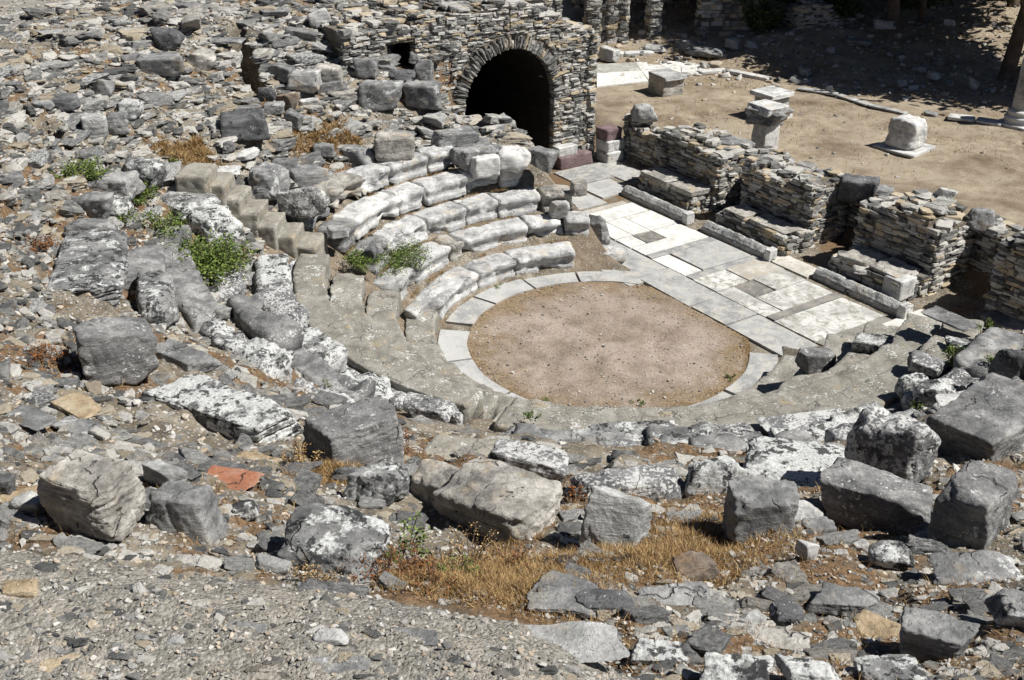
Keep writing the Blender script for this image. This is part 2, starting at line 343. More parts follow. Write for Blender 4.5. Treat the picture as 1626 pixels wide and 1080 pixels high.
def ground_mat():
    s = NT('ground_earth'); v = s.N('ShaderNodeNewGeometry').outputs['Position']
    zn = s.N('ShaderNodeAttribute', attribute_name='plaza').outputs['Fac']; mo = s.N('ShaderNodeAttribute', attribute_name='mortar').outputs['Fac']
    big = s.noise(v, 0.7, 5, 0.6, 0.4); mid = s.noise(v, 3.2, 7, 0.68); fine = s.noise(v, 30, 5, 0.75); vf = s.noise(v, 110, 3, 0.8)
    # cavea rubble: mortar, small stones, dead grass
    e = s.ramp(mid, [(0.32, (0.08, 0.066, 0.048)), (0.5, (0.19, 0.162, 0.12)), (0.70, (0.34, 0.305, 0.245))])
    pebc = s.ramp(s.N('ShaderNodeTexVoronoi', Scale=26.0, Vector=v).outputs['Color'], [(0.2, (0.16, 0.165, 0.17)), (0.55, (0.34, 0.33, 0.31)), (0.9, (0.58, 0.56, 0.52))])
    pebf = s.step(s.voro(v, 26), 0.42, 0.3); e = s.mix(s.math('MULTIPLY', pebf, s.step(fine, 0.4, 0.55)), e, pebc)
    gr = s.mix(s.step(fine, .3, .7), (0.055, 0.032, 0.016), (0.27, 0.165, 0.085)); gf = s.math('MULTIPLY', s.N('ShaderNodeAttribute', attribute_name='litter').outputs['Fac'], s.step(mid, 0.35, 0.5))
    e = s.mix(s.math('MULTIPLY', gf, 0.9), e, gr)
    # mortared wall top
    grit = s.voro(v, 75); vc = s.N('ShaderNodeTexVoronoi', Scale=75.0, Vector=v).outputs['Color']
    m_ = s.ramp(s.math('ADD', s.math('ADD', s.math('MULTIPLY', fine, 0.45), s.math('MULTIPLY', vf, 0.3)), s.math('MULTIPLY', vc, 0.25)), [(0.34, (0.12, 0.112, 0.096)), (0.5, (0.255, 0.242, 0.21)), (0.66, (0.43, 0.41, 0.365))])
    m_ = s.mix(s.math('MULTIPLY', s.step(mid, 0.48, 0.7), 0.5), m_, (0.46, 0.41, 0.34))
    e = s.mix(mo, e, m_)
    # plaza
    p = s.ramp(s.math('ADD', s.math('MULTIPLY', big, 0.6), s.math('MULTIPLY', s.noise(v, 1.9, 8, 0.7, 0.5), 0.45)), [(0.34, (0.135, 0.10, 0.065)), (0.46, (0.235, 0.188, 0.132)), (0.58, (0.34, 0.287, 0.215))])
    p = s.mix(s.step(s.voro(v, 6.0), 0.12, 0.06), p, (0.42, 0.38, 0.32))
    p = s.mix(s.math('MULTIPLY', s.step(s.noise(v, 2.6, 9, 0.8, 1.2), 0.54, 0.64), 0.6), p, (0.15, 0.095, 0.05)); p = s.mix(s.math('MULTIPLY', s.step(s.noise(v, 1.1, 6, 0.7, 0.5), 0.55, 0.66), 0.5), p, (0.45, 0.38, 0.28)); p = s.mix(0.8, p, s.ramp(fine, [(0.3, (0.6, 0.6, 0.6)), (0.5, (1, 1, 1)), (0.7, (1.25, 1.25, 1.25))]), 'MULTIPLY')
    col = s.mix(zn, e, p)
    h = s.math('ADD', s.math('MULTIPLY', fine, 0.6), s.math('MULTIPLY', mid, 0.8)); h = s.math('ADD', h, s.math('MULTIPLY', s.math('MULTIPLY', pebf, s.math('SUBTRACT', 1.0, mo)), 0.25)); h = s.math('ADD', h, s.math('MULTIPLY', vf, 0.25)); h = s.math('SUBTRACT', h, s.math('MULTIPLY', s.math('MULTIPLY', grit, mo), 0.35))
    return s.done(col, s.bump(h, 0.026, 1.0))
M['ground'] = ground_mat()
def orch_mat():
    s = NT('orchestra_earth'); v = s.N('ShaderNodeNewGeometry').outputs['Position']
    rad = s.N('ShaderNodeVectorMath', operation='LENGTH'); s.put(rad.inputs[0], v); rad = rad.outputs['Value']
    mid = s.noise(v, 2.1, 7, 0.65, 0.3); fine = s.noise(v, 26, 6, 0.75); vf = s.noise(v, 90, 3, 0.8)
    c = s.ramp(mid, [(0.3, (0.17, 0.135, 0.10)), (0.5, (0.275, 0.222, 0.178)), (0.68, (0.36, 0.30, 0.25))])
    edge = s.math('ADD', rad, s.math('MULTIPLY', s.math('SUBTRACT', s.noise(v, 1.4, 6, 0.7), 0.5), 3.0))
    c = s.mix(s.math('MULTIPLY', s.step(s.noise(v, 0.9, 5, 0.6), 0.46, 0.6), 0.5), c, (0.40, 0.335, 0.285)); c = s.mix(s.math('MULTIPLY', s.step(edge, 1.6, 2.7), 0.75), c, s.mix(s.step(fine, .3, .7), (0.10, 0.065, 0.03), (0.30, 0.215, 0.11)))
    bl = s.step(s.noise(v, 1.7, 9, 0.8, 0.8), 0.55, 0.66); c = s.mix(s.math('MULTIPLY', bl, 0.6), c, (0.17, 0.125, 0.10))
    c = s.mix(0.85, c, s.ramp(fine, [(0.3, (0.6, 0.6, 0.6)), (0.5, (1, 1, 1)), (0.7, (1.35, 1.35, 1.35))]), 'MULTIPLY')
    c = s.mix(s.step(s.math('ADD', s.voro(v, 11), s.math('MULTIPLY', vf, 0.05)), 0.12, 0.08), c, (0.52, 0.48, 0.44))
    h = s.math('ADD', fine, s.math('MULTIPLY', vf, 0.4)); h = s.math('ADD', h, s.math('MULTIPLY', mid, 0.6))
    return s.done(c, s.bump(h, 0.02, 0.9))
M['orch'] = orch_mat()
def slab_mat(name, a, b, c, stain, sc_=1.0):
    s = NT(name); v = s.N('ShaderNodeNewGeometry').outputs['Position']; at = s.N('ShaderNodeAttribute', attribute_name='tint').outputs['Fac']
    n = s.noise(v, 2.2 * sc_, 8, 0.68, 0.5); f = s.noise(v, 35, 5, 0.7)
    t = s.math('ADD', n, s.math('MULTIPLY', s.math('SUBTRACT', at, 0.5), 0.35)); col = s.ramp(t, [(0.35, a), (0.5, b), (0.68, c)])
    sn = s.math('ADD', s.math('MULTIPLY', s.noise(v, 4.5, 7, 0.75, 1.0), 0.8), s.math('MULTIPLY', f, 0.3))
    ft = s.math('MULTIPLY', s.step(sn, 0.54, 0.62), s.math('SUBTRACT', 1.0, s.math('MULTIPLY', s.step(at, 0.55, 0.9), 0.55)))
    col = s.mix(s.math('MULTIPLY', ft, 0.75), col, stain)
    col = s.mix(0.5, col, s.ramp(f, [(0.3, (0.7, 0.7, 0.7)), (0.5, (1, 1, 1)), (0.7, (1.15, 1.15, 1.15))]), 'MULTIPLY')
    return s.done(col, s.bump(s.math('ADD', f, s.math('MULTIPLY', n, 1.5)), 0.008, 0.8))
M['white_slab'] = slab_mat('paving_white', (0.36, 0.36, 0.34), (0.55, 0.55, 0.525), (0.68, 0.68, 0.65), (0.22, 0.205, 0.165))
M['grey_slab'] = slab_mat('paving_grey', (0.23, 0.235, 0.235), (0.33, 0.335, 0.33), (0.44, 0.445, 0.44), (0.46, 0.44, 0.39))
M['dark_slab'] = slab_mat('paving_dark', (0.15, 0.145, 0.135), (0.20, 0.195, 0.18), (0.27, 0.26, 0.24), (0.30, 0.28, 0.24))
M['cream_slab'] = slab_mat('paving_cream', (0.36, 0.345, 0.31), (0.48, 0.465, 0.425), (0.61, 0.595, 0.56), (0.36, 0.31, 0.23))
def leaf_mat(name, a, b):
    s = NT(name); at = s.N('ShaderNodeAttribute', attribute_name='tint').outputs['Fac']
    col = s.ramp(at, [(0.0, a), (1.0, b)]); s.b.inputs['Roughness'].default_value = 0.7
    return s.done(col)
M['straw'] = leaf_mat('dry_grass', (0.15, 0.07, 0.025), (0.50, 0.36, 0.17))
M['rust'] = leaf_mat('dead_leaves', (0.07, 0.03, 0.015), (0.30, 0.13, 0.045))
M['leaf'] = leaf_mat('green_leaf', (0.045, 0.085, 0.015), (0.17, 0.22, 0.05))
M['olive'] = leaf_mat('tree_leaf', (0.03, 0.05, 0.015), (0.08, 0.11, 0.035))
M['twig'] = stone('bark', (0.05, 0.038, 0.028), (0.10, 0.075, 0.055), (0.16, 0.13, 0.10), streak=0.2)

def litter(x, y, z):
    q = proj(np.stack([x, y, z], -1)); P = np.stack([x, y, 0 * x], -1); u, v = q[..., 0], q[..., 1]
    g = fbm(P * 0.9, 3, 61) + 0.55 * fbm(P * 4.5, 3, 6)
    for (cx, cy, rx_, ry_, k) in SPOTS:
        c = hit(cx, cy); e = hit(cx + rx_, cy); t = hit(cx, cy - ry_); ra = max(.15, math.hypot(*(e - c)[:2])); rb = max(.15, math.hypot(*(t - c)[:2]))
        g = g + k * np.exp(-(((x - c[0]) / ra) ** 2 + ((y - c[1]) / rb) ** 2))
    return sst(g, -0.02, 0.34) * np.where(np.hypot(x, y) < 5.8, 0.4, 1.0)
SPOTS = [(740, 905, 170, 55, 1.3), (1090, 885, 140, 50, 1.2), (510, 750, 50, 25, 1.2), (300, 240, 60, 20, 1.2), (560, 225, 130, 18, .8), (80, 560, 80, 40, .7), (100, 400, 40, 60, .6), (620, 960, 90, 22, .9), (800, 950, 110, 35, 1.2), (960, 900, 120, 40, 1.0), (300, 650, 60, 25, .5), (1500, 800, 80, 20, .6), (850, 960, 90, 25, .9)]
# ------------------------------------------------------------------ ground sheet
def axis(parts):
    out = [parts[0][0]]
    for (a, b, st) in parts: out += list(np.linspace(a, b, max(2, int(round((b - a) / st)) + 1))[1:])
    return np.array(out)
gx = axis([(-70, -19, 1.5), (-19, -6, 0.09), (-6, 3.2, 0.04), (3.2, 9.5, 0.08), (9.5, 22, 0.2), (22, 80, 2)])
gy = axis([(-30, -15.2, 0.7), (-15.2, -8, 0.04), (-8, 11, 0.07), (11, 30, 0.16), (30, 130, 2.5)])
X, Y = np.meshgrid(gx, gy); Z = ground(X.ravel(), Y.ravel()).reshape(X.shape)
bb = X * BX[0] + Y * BX[1]; aa = X * AX[0] + Y * AX[1]; RR = np.hypot(X, Y)
Z = np.where((RR < 2.97), -0.02, Z)
V = np.stack([X, Y, Z], -1).reshape(-1, 3); nx = len(gx); ny = len(gy)
I = np.arange(nx * ny).reshape(ny, nx); F = np.stack([I[:-1, :-1], I[:-1, 1:], I[1:, 1:], I[1:, :-1]], -1).reshape(-1, 4)
plz = sst(bb + 0.4 * vn(np.stack([X, Y, 0 * X], -1) * 0.8, 4), 6.9, 7.6).ravel()
mort = (sst(np.hypot(X, Y) + 1.0 * np.sin(X * 2.1) * 0.1, 13.62, 13.7) * (bb < 2) * (1 - 0.9 * sst(X, -1.6, -0.6))).ravel()
g = link('ground', mesh_np('ground', V, F, M['ground'], True, {'plaza': plz, 'mortar': mort, 'litter': litter(V[:, 0], V[:, 1], V[:, 2])})); tag(g, kind='structure')

# ------------------------------------------------------------------ orchestra, paving
def poly_sheet(name, polys, z, mat, gap=0.02, th=0.0, tint=None, parent=None):
    """slabs of paving lying side by side, each a little plate with its own tint"""
    mb = MB()
    for i, pl in enumerate(polys):
        pl = np.array(pl, float); c = pl.mean(0); d = pl - c; L = np.linalg.norm(d, axis=1)[:, None]; pl = c + d * (1 - gap / np.maximum(L, 0.1)) + (RNG.normal(0, 0.007, d.shape) if len(pl) < 6 else 0)
        n = len(pl); zt = z + random.uniform(-0.004, 0.008)
        Vt = np.c_[pl, zt + d @ RNG.normal(0, 0.005, 2)]; Vb = np.c_[pl, np.full(n, zt - 0.05)]
        t = random.random() if tint is None else tint[i]
        mb.V.append(np.r_[Vt, Vb]); mb.T.append(np.full(2 * n, t)); b0 = mb.n; mb.n += 2 * n
        mb.F.append([[b0 + k for k in range(n)]] + [[b0 + k, b0 + n + k, b0 + n + (k + 1) % n, b0 + (k + 1) % n] for k in range(n)])
    F = [f for L_ in mb.F for f in L_]
    me = mesh_np(name, np.concatenate(mb.V), F, mat, False, {'tint': np.concatenate(mb.T)})
    return tag(link(name, me, parent), kind='structure')
def rect(a0, a1, b0, b1): return [W2(a0, b0), W2(a1, b0), W2(a1, b1), W2(a0, b1)]
# earth of the orchestra: a disc cut by the stage side
rs = np.linspace(0, 2.47, 40); th = np.linspace(0, 2 * math.pi, 241)[:-1]
RRg, TT = np.meshgrid(rs, th); wx = RRg * np.cos(TT); wy = RRg * np.sin(TT); b_ = wx * BX[0] + wy * BX[1]; a_ = wx * AX[0] + wy * AX[1]
b_ = np.minimum(b_, 2.12); wx = a_ * AX[0] + b_ * BX[0]; wy = a_ * AX[1] + b_ * BX[1]
zz = 0.012 + 0.012 * fbm(np.stack([wx, wy, 0 * wx], -1) * 3, 3, 4)
Vd = np.stack([wx, wy, zz], -1).reshape(-1, 3); nI = np.arange(240 * 40).reshape(240, 40); nJ = np.roll(nI, -1, 0)
Fd = np.stack([nI[:, :-1], nI[:, 1:], nJ[:, 1:], nJ[:, :-1]], -1).reshape(-1, 4)
tag(link('orchestra_earth', mesh_np('orchestra_earth', Vd, Fd, M['orch'])), kind='structure')
def arc_slab(R0, R1, t0, t1, n=14):
    t = np.radians(np.linspace(t0, t1, n)); pi = [(R0 * math.cos(q), R0 * math.sin(q)) for q in t]; po = [(R1 * math.cos(q), R1 * math.sin(q)) for q in t[::-1]]
    return pi + po
ring = [(71, 98), (98.3, 120), (120.3, 144), (144.3, 166), (172, 196), (196.3, 226), (226.3, 250), (250.3, 285), (285.3, 315), (315.3, 350)]
poly_sheet('orchestra_pavement', [arc_slab(2.44, 2.98 if 100 < q[0] < 300 else 2.92, *q) for q in ring], 0.035, M['grey_slab'], tint=[.55, .6, .75, .5, .98, .9, .8, .5, .4, .35])
strip = []
for a0, a1 in [(-4.95, -3.3), (-3.3, -1.75), (-1.75, -0.2), (-0.2, 0.75), (0.75, 2.2)]: strip.append(rect(a0, a1, 2.11, 2.93))
strip += [rect(-3.1, -1.5, 1.75, 2.1)]
poly_sheet('stage_front_pavement', strip, 0.03, M['grey_slab'], tint=[.5, .6, .45, .4, .5, .6])
W_, G_, D_, K_ = [], [], [], []
W_ += [rect(-5.0, -4.4, 2.96, 4.7), rect(-4.4, -3.45, 2.96, 3.45), rect(-4.4, -3.45, 3.45, 3.95), rect(-4.4, -3.45, 3.95, 4.75), rect(-3.45, -2.95, 2.96, 3.42), rect(-3.45, -2.95, 3.95, 4.75), rect(-2.95, -2.48, 2.96, 4.75)]
D_ += [rect(-3.45, -2.95, 3.42, 3.95)]
G_ += [rect(-2.48, -2.28, 2.96, 4.8), rect(-2.28, -1.26, 3.45, 4.8), rect(-1.26, -1.06, 2.96, 4.85)]
W_ += [rect(-2.28, -1.26, 2.96, 3.42)]
W_ += [rect(-1.06, -0.4, 2.96, 3.85), rect(-0.4, 0.9, 2.96, 3.4), rect(0.2, 0.9, 3.4, 4.8), rect(-0.4, 0.2, 3.95, 4.8)]
K_ += [rect(-1.06, -0.4, 3.85, 4.85), rect(-1.0, 0.15, 4.88, 5.4)]
D_ += [rect(-0.4, 0.2, 3.4, 3.95), rect(0.9, 1.1, 2.96, 4.85), rect(2.08, 2.27, 2.96, 4.8)]
W_ += [rect(1.1, 2.08, 2.96, 4.8)]
K_ += [rect(2.27, 3.3, 2.96, 4.2), rect(2.27, 3.4, 4.2, 5.6), rect(-5.2, -5.0, 2.9, 4.6)]
for nm, P_, mt, tt in (('stage_pavement', W_, 'white_slab', [.9, .95, .9, .9, .85, .9, .85, 1, .5, .3, .35, .3, .4]), ('stage_grey_pavement', G_, 'grey_slab', [.2, .6, .2]), ('stage_dark_pavement', D_, 'dark_slab', None), ('stage_cream_pavement', K_, 'cream_slab', None)):
    poly_sheet(nm, P_, 0.026, M[mt], tint=tt)
poly_sheet('passage_pavement', [rect(-7.7, -6.6, 4.4, 5.5), rect(-6.6, -5.6, 4.3, 5.3), rect(-7.7, -6.2, 5.5, 6.3), rect(-6.5, -5.3, 3.3, 4.25), rect(-7.4, -6.3, 2.6, 3.3)], 0.03, M['grey_slab'])

# ------------------------------------------------------------------ seat rows
def sweep(R0, zb, t0, t1, prof, seed, amp=0.02, chip=0.05, step=0.04, ends=0.03, wear=0.0, joints=0):
    """a seat block bent round the orchestra; returned about its own centre"""
    pr = np.array(prof, float); seg = []
    for i in range(len(pr)):
        p, q = pr[i], pr[(i + 1) % len(pr)]; n = max(1, int(np.linalg.norm(q - p) / step)); seg += [p + (q - p) * k / n for k in range(n)]
    pr = np.array(seg); m = len(pr); L = abs(t1 - t0) * math.pi / 180 * R0; n = max(6, int(L / step)); T = np.radians(np.linspace(t0, t1, n))
    cen = pr.mean(0); f = np.ones(n); f[0] = f[-1] = 0.95
    q = cen + (pr[None] - cen) * f[:, None, None]
    r = R0 + q[..., 0]; zz = zb + q[..., 1]; P = np.stack([r * np.cos(T)[:, None], r * np.sin(T)[:, None], zz], -1)
    dirn = pr - cen; dirn /= np.linalg.norm(dirn, axis=1)[:, None] + 1e-9
    s0 = seed * 3.1
    d = amp * fbm(P * 2.5 + s0, 3, 5) + amp * 0.55 * fbm(P * 11 + s0, 3, 6) - amp * 1.2 * np.clip(np.abs(vn(P * 4.2 + s0, 12)) * -4 + 0.5, 0, 1)
    ch = np.clip(fbm(P * 2.2 + s0 + 9, 3, 8) - 0.15, 0, 1); front = 1 - sst(pr[:, 0], 0.05, 0.4); d = d - chip * ch * (0.4 + 1.6 * front)[None]
    if wear: d = d - wear * np.clip(np.abs(vn(P * 1.7 + s0, 2)) - 0.3, 0, 1) * front[None]
    ck = np.abs(vn(P * np.array([1.4, 1.4, 0.6]) + s0 + 3, 4)); d = d - 0.035 * (1 - sst(ck, 0.0, 0.035))
    if joints:
        jj = (T * R0 / joints + seed * .37); fr = np.abs(jj - np.round(jj)) * joints; d = d - 0.022 * (fr < 0.026)[:, None]
        zz = zz + (_h(np.floor(jj + .5).astype(np.int64), 3 + 0 * jj.astype(np.int64), seed + 0 * jj.astype(np.int64), 5) * 0.012)[:, None]
    r = r + d * dirn[None, :, 0]; zz = zz + d * dirn[None, :, 1]
    P = np.stack([r * np.cos(T)[:, None], r * np.sin(T)[:, None], zz], -1).reshape(-1, 3)
    I = np.arange(n * m).reshape(n, m); J = np.roll(I, -1, 1)
    F = np.stack([I[:-1], I[1:], J[1:], J[:-1]], -1).reshape(-1, 4).tolist()
    F.append(list(I[0])); F.append(list(I[-1][::-1]))
    if t1 < t0: F = [f_[::-1] for f_ in F]
    c = P.mean(0); c[2] = zb
    return P - c, F, c
SEAT = [(0.05, 0.0), (0.045, 0.12), (0.075, 0.14), (0.07, 0.22), (0.03, 0.28), (0.0, 0.33), (0.0, 0.385), (0.025, 0.415), (0.09, 0.425), (0.55, 0.41), (0.62, 0.38), (0.64, 0.0)]
CONC = [(0.0, 0.0), (0.0, 0.39), (0.012, 0.402), (0.50, 0.41), (0.52, 0.40), (0.52, 0.0)]
TREAD = [(0.505, 0.0), (0.505, 0.31), (0.66, 0.32), (0.66, 0.0)]
SEATW = [(0.08, -0.05), (0.05, 0.17), (0.01, 0.27), (0.0, 0.38), (0.05, 0.435), (0.46, 0.43), (0.54, 0.37), (0.56, -0.05)]
ORD = ['first', 'second', 'third', 'fourth', 'fifth', 'sixth', 'seventh', 'eighth', 'ninth', 'tenth']
FOOT = []       # (x, y, radius) kept free of loose stones
HBOX = []
REFS = []       # (px, py, phrase)
def seat_block(R0, zb, t0, t1, prof, mat, name, label, cat, group, seed, **kw):
    P, F, c = sweep(R0, zb, t0, t1, prof, seed, **kw)
    o = link(name, mesh_np(name, P, F, M[mat], True), None, c); tag(o, label, cat, group)
    return o
ORD += ['eleventh', 'twelfth', 'thirteenth', 'fourteenth', 'fifteenth', 'sixteenth', 'seventeenth', 'eighteenth']
rowname = ['lowest', 'second lowest', 'middle', 'second highest', 'highest']
WING = [[(98, 121, 'seat'), (121.5, 138.5, 'seat'), (139.3, 166, 'seat')],
        [(91.5, 99, 'pale'), (99.6, 111, 'seat'), (111.6, 134, 'seat'), (135, 140, 'cream'), (141, 158, 'seat'), (158.8, 170, 'pale')],
        [(96, 104, 'cream'), (105, 117, 'seat'), (117.5, 127, 'seat'), (127.6, 140, 'seat'), (140.6, 155, 'seat'), (155.5, 166, 'grey')],
        [(107.5, 113, 'seat'), (113.4, 122, 'seat'), (122.6, 134, 'seat'), (135, 142.4, 'seat'), (143, 160, 'marble'), (160.6, 166.5, 'grey')],
        [(112.5, 120, 'grey'), (120.5, 128.5, 'seat'), (129, 139, 'seat'), (139.5, 147, 'seat'), (147.5, 158, 'cream'), (158.6, 168, 'grey')]]
for k, row in enumerate(WING):
    for i, (t0, t1, mt) in enumerate(row):
        zb = 0.4 * k + random.uniform(-0.015, 0.02)
        seat_block(RK[k] + random.uniform(-0.02, 0.02), zb, t0, t1, SEAT, mt, 'seat_block',
                   f"worn marble seat block, {ORD[i]} from the arch end of the {rowname[k]} row", 'stone seat',
                   'worn marble seat blocks of the wing beside the arch', 10 * k + i, amp=0.018, chip=0.12, wear=0.03)
# restored rows of concrete, in two arcs with the little stair between
LEFT = [(171, 243), (174, 243.5), (176.5, 244), (178, 244.5)]; RIGHT = [(250, 337), (250, 342), (250, 338), (250, 334.5), (251, 332)]
for k in range(5):
    for sd_, (t0, t1), txt in ((0, (LEFT + [None])[k] or (0, 0), 'left of the little stair'), (1, RIGHT[k], 'right of the little stair')):
        if t1 == 0: continue
        o = seat_block(RK[k], 0.4 * k - (0.2 if k == 4 else 0), t0, t1, CONC, 'concrete', 'concrete_seat_row',
                   f"{rowname[k]} curved grey concrete seat row {txt}, speckled with lichen", 'seat row', 'restored concrete seat rows', 60 + k * 2 + sd_, amp=0.016, chip=0.035, step=0.045, joints=1.15)
        P, F, c = sweep(RK[k], 0.4 * k - (0.2 if k == 4 else 0), t0 + .3, t1 - .3, TREAD, 160 + k * 2 + sd_, amp=0.022, chip=0.03, step=0.05); link('foot_tread', mesh_np('foot_tread', P, F, M['dots' if (k + sd_) % 2 else 'grey'], True), o, c - np.array(o.location))
# ------------------------------------------------------------------ stairs
def stair(name, pts, w, mat, label, riser, tread, drop_to):
    """pts: list of (x, y, z_top, yaw); each step a box part"""
    t = empty(name, (*pts[0][:2], pts[-1][2] - riser), label, 'stairs'); bx_, by_, bz_ = t.location
    for i, (x, y, z, yaw) in enumerate(pts):
        Vr, F = rock(14, 300 + i, (tread / 2, w / 2, (drop_to + riser) / 2), k=34, cham=3, jit=0.02, rough=0.022, cut=(1.05, 1.2))
        Vr = rotz(Vr, yaw); link('step', mesh_np('step', Vr, F, M[mat], True), t, (x - bx_, y - by_, z - (drop_to + riser) / 2 - bz_))
    return t
pts = []
pix = [(312, 268, 3.05), (338, 284, 2.81), (366, 303, 2.57), (394, 325, 2.33), (422, 346, 2.1), (452, 364, 1.88), (486, 380, 1.66)]
for (px, py, z) in pix:
    p = atz(px, py, z); pts.append((p[0], p[1], z, math.atan2(p[1], p[0])))
stair('stairway', pts, 0.72, 'step', 'flight of beige concrete steps climbing the rubble slope at the upper left of the seating', 0.24, 0.52, 0.35)
pts = []
for i in range(4):
    R_ = 3.02 + i * 0.42; t_ = math.radians(247.2); pts.append((R_ * math.cos(t_) + 0.2 * math.cos(t_), (R_ + .2) * math.sin(t_), 0.22 + 0.27 * i, t_))
stair('small_stair', pts, 0.36, 'step', 'little concrete stair between the two arcs of restored concrete seat rows', 0.2, 0.44, 0.3)

# ------------------------------------------------------------------ boulders and blocks
def hero(box, kind, mat, label, cat='boulder', name=None, yaw=None, tilt=0, tiltx=0, dr=0.7, hr=0.5, seed=None, ref=None, zadj=0.0, surf=None, sink=0.12, hlim=(0.3, 3.0), group=None):
    x0, y0, x1, y1 = box; pw, ph = x1 - x0, y1 - y0; cx = (x0 + x1) / 2
    f = surf or (lambda x, y: base(x, y, True))
    p = hit(cx, y1 - 0.3 * ph, f); dep = proj(p)[2]
    seed = seed if seed is not None else int(x0 * 7 + y0 * 13) % 9973
    if yaw is None: yaw = math.degrees(math.atan2(p[1], p[0])) + 90
    n = int(np.clip(pw / 5.0, 12, 44)); W_ = pw / FPX * dep / 2
    kw = {'block': dict(k=36, cham=9, jit=0.10, rough=0.055, cut=(0.84, 1.15)),
          'cube': dict(k=40, cham=10, jit=0.09, rough=0.045, cut=(0.88, 1.15)),
          'boulder': dict(k=15, cham=12, jit=0.15, rough=0.08, cut=(0.75, 1.1)),
          'round': dict(k=8, cham=10, jit=0.12, rough=0.09, cut=(0.75, 1.0)),
          'shard': dict(k=40, cham=10, jit=0.28, rough=0.05, cut=(0.65, 1.05)),
          'strata': dict(k=26, cham=8, jit=0.12, rough=0.05, strata=0.05, cut=(0.8, 1.1)),
          'split': dict(k=20, cham=9, jit=0.15, rough=0.06, cut=(0.75, 1.1), crack=2)}[kind]
    V, F = rock(n, seed, (1.0, dr, hr), **kw)
    V = roty(V, math.radians(tilt)); V = rotx(V, math.radians(tiltx)); V = rotz(V, math.radians(yaw))
    sxy = W_; sz = W_
    for it in range(6):
        P = V * np.array([sxy, sxy, sz]); z0 = P[:, 2].min(); pos = np.array([p[0], p[1], float(f(p[0], p[1])) - z0 - sink * (P[:, 2].max() - z0) + zadj])
        q = proj(P + pos); bw = q[:, 0].max() - q[:, 0].min(); bh = q[:, 1].max() - q[:, 1].min()
        sxy *= pw / bw; sz *= np.clip((ph / bh) ** 1.6, 0.6, 1.6); sz = float(np.clip(sz, hlim[0] * sxy, hlim[1] * sxy))
        ex = cx - (q[:, 0].max() + q[:, 0].min()) / 2; ey = y1 - q[:, 1].max()
        # shift over the ground so that it lands where it should
        p = p + np.array([ex / FPX * dep, 0, 0]); p = hit(*proj(np.array([p[0], p[1], float(f(p[0], p[1]))]) )[:2] + np.array([0, ey * 0.8]), f); dep = proj(p)[2]
    P = V * np.array([sxy, sxy, sz]); z0 = P[:, 2].min(); pos = np.array([p[0], p[1], float(f(p[0], p[1])) - z0 - sink * (P[:, 2].max() - z0) + zadj])
    if surf is None and math.hypot(p[0], p[1]) > 6: pos[2] += max(-0.05, float(ground(np.array([p[0]]), np.array([p[1]]))[0]) - float(f(p[0], p[1])) + (0.03 if hlim[1] < .6 and math.hypot(p[0], p[1]) < 13.3 else 0))
    if surf is None and math.hypot(p[0], p[1]) > 13.45 and p[0] < -0.9: pos[2] -= 0.42 * (P[:, 2].max() - z0)
    nm = name or {'block': 'stone_block', 'cube': 'stone_block', 'split': 'boulder', 'strata': 'boulder', 'round': 'boulder', 'shard': 'broken_stone'}.get(kind, 'boulder')
    o = link(nm, mesh_np(nm, P, F, M[mat], True), None, pos); tag(o, label, cat, group)
    qq = proj(P + pos); HBOX.append((qq[:, 0].min(), qq[:, 1].min(), qq[:, 0].max(), qq[:, 1].max(), float(np.median(qq[:, 2])))); FOOT.append((pos[0], pos[1], sxy * (0.75 if dr > 0.5 else 0.5)))
    REFS.append((cx, (y0 + y1) / 2, ref or ('the ' + label.split(',')[0].split(' with ')[0].split(' lying')[0].split(' beside')[0].split(' on ')[0])))
    return o
H = hero
zf = lambda z: (lambda x, y: np.full(np.shape(x), z) if np.ndim(x) else z)
# hillside, upper left
H((488, 14, 528, 50), 'shard', 'pale', 'pale angular boulder alone near the top of the hillside', yaw=20, dr=.8, hr=.8)
H((237, 42, 294, 82), 'boulder', 'dark', 'dark rounded boulder above a squared block on the hillside', yaw=5, dr=.7, hr=.6)
H((217, 90, 295, 130), 'block', 'grey', 'large squared grey block lying on a hillside ledge', 'block', yaw=2, dr=.5, hr=.45)
H((293, 78, 344, 122), 'shard', 'cream', 'buff stained block touching a large squared grey block', 'block', yaw=-20, dr=.8, hr=.8)
H((127, 180, 173, 225), 'block', 'pale', 'pale cube of stone below two mottled boulders on the left hillside', 'block', yaw=15, dr=.8, hr=.9)
H((163, 172, 205, 212), 'round', 'grey', 'mottled grey boulder between a pale cube and a white lichened boulder', yaw=10, dr=.8, hr=.9)
H((187, 157, 230, 194), 'round', 'lichen', 'round boulder white with lichen high on the left hillside', yaw=10, dr=.8, hr=.8)
H((84, 156, 130, 186), 'block', 'dark', 'dark slab overhanging a hollow on the left hillside', 'block', yaw=0, dr=.7, hr=.5)
H((50, 160, 88, 178), 'block', 'grey', 'tilted bluish slab left of the dark overhanging slab', 'slab', 'flat_stone', yaw=-15, dr=.8, hr=.3)
H((145, 120, 182, 150), 'shard', 'grey', 'grey shard standing in the hillside left of the squared block', yaw=10, dr=.6, hr=.7)
H((350, 182, 431, 236), 'block', 'dark', 'big black weathered block overhanging dry grass above the steps', 'block', yaw=8, dr=.5, hr=.6, tilt=-5)
H((358, 168, 414, 192), 'block', 'grey', 'long grey block resting behind the big black block', 'block', yaw=8, dr=.4, hr=.3)
H((413, 163, 453, 188), 'block', 'grey', 'short grey block right of the long one behind the black block', 'block', yaw=8, dr=.6, hr=.5)
H((451, 176, 483, 211), 'cube', 'grey', 'small fluted grey block leaning downhill', 'block', yaw=-25, dr=.6, hr=.9, tilt=20)
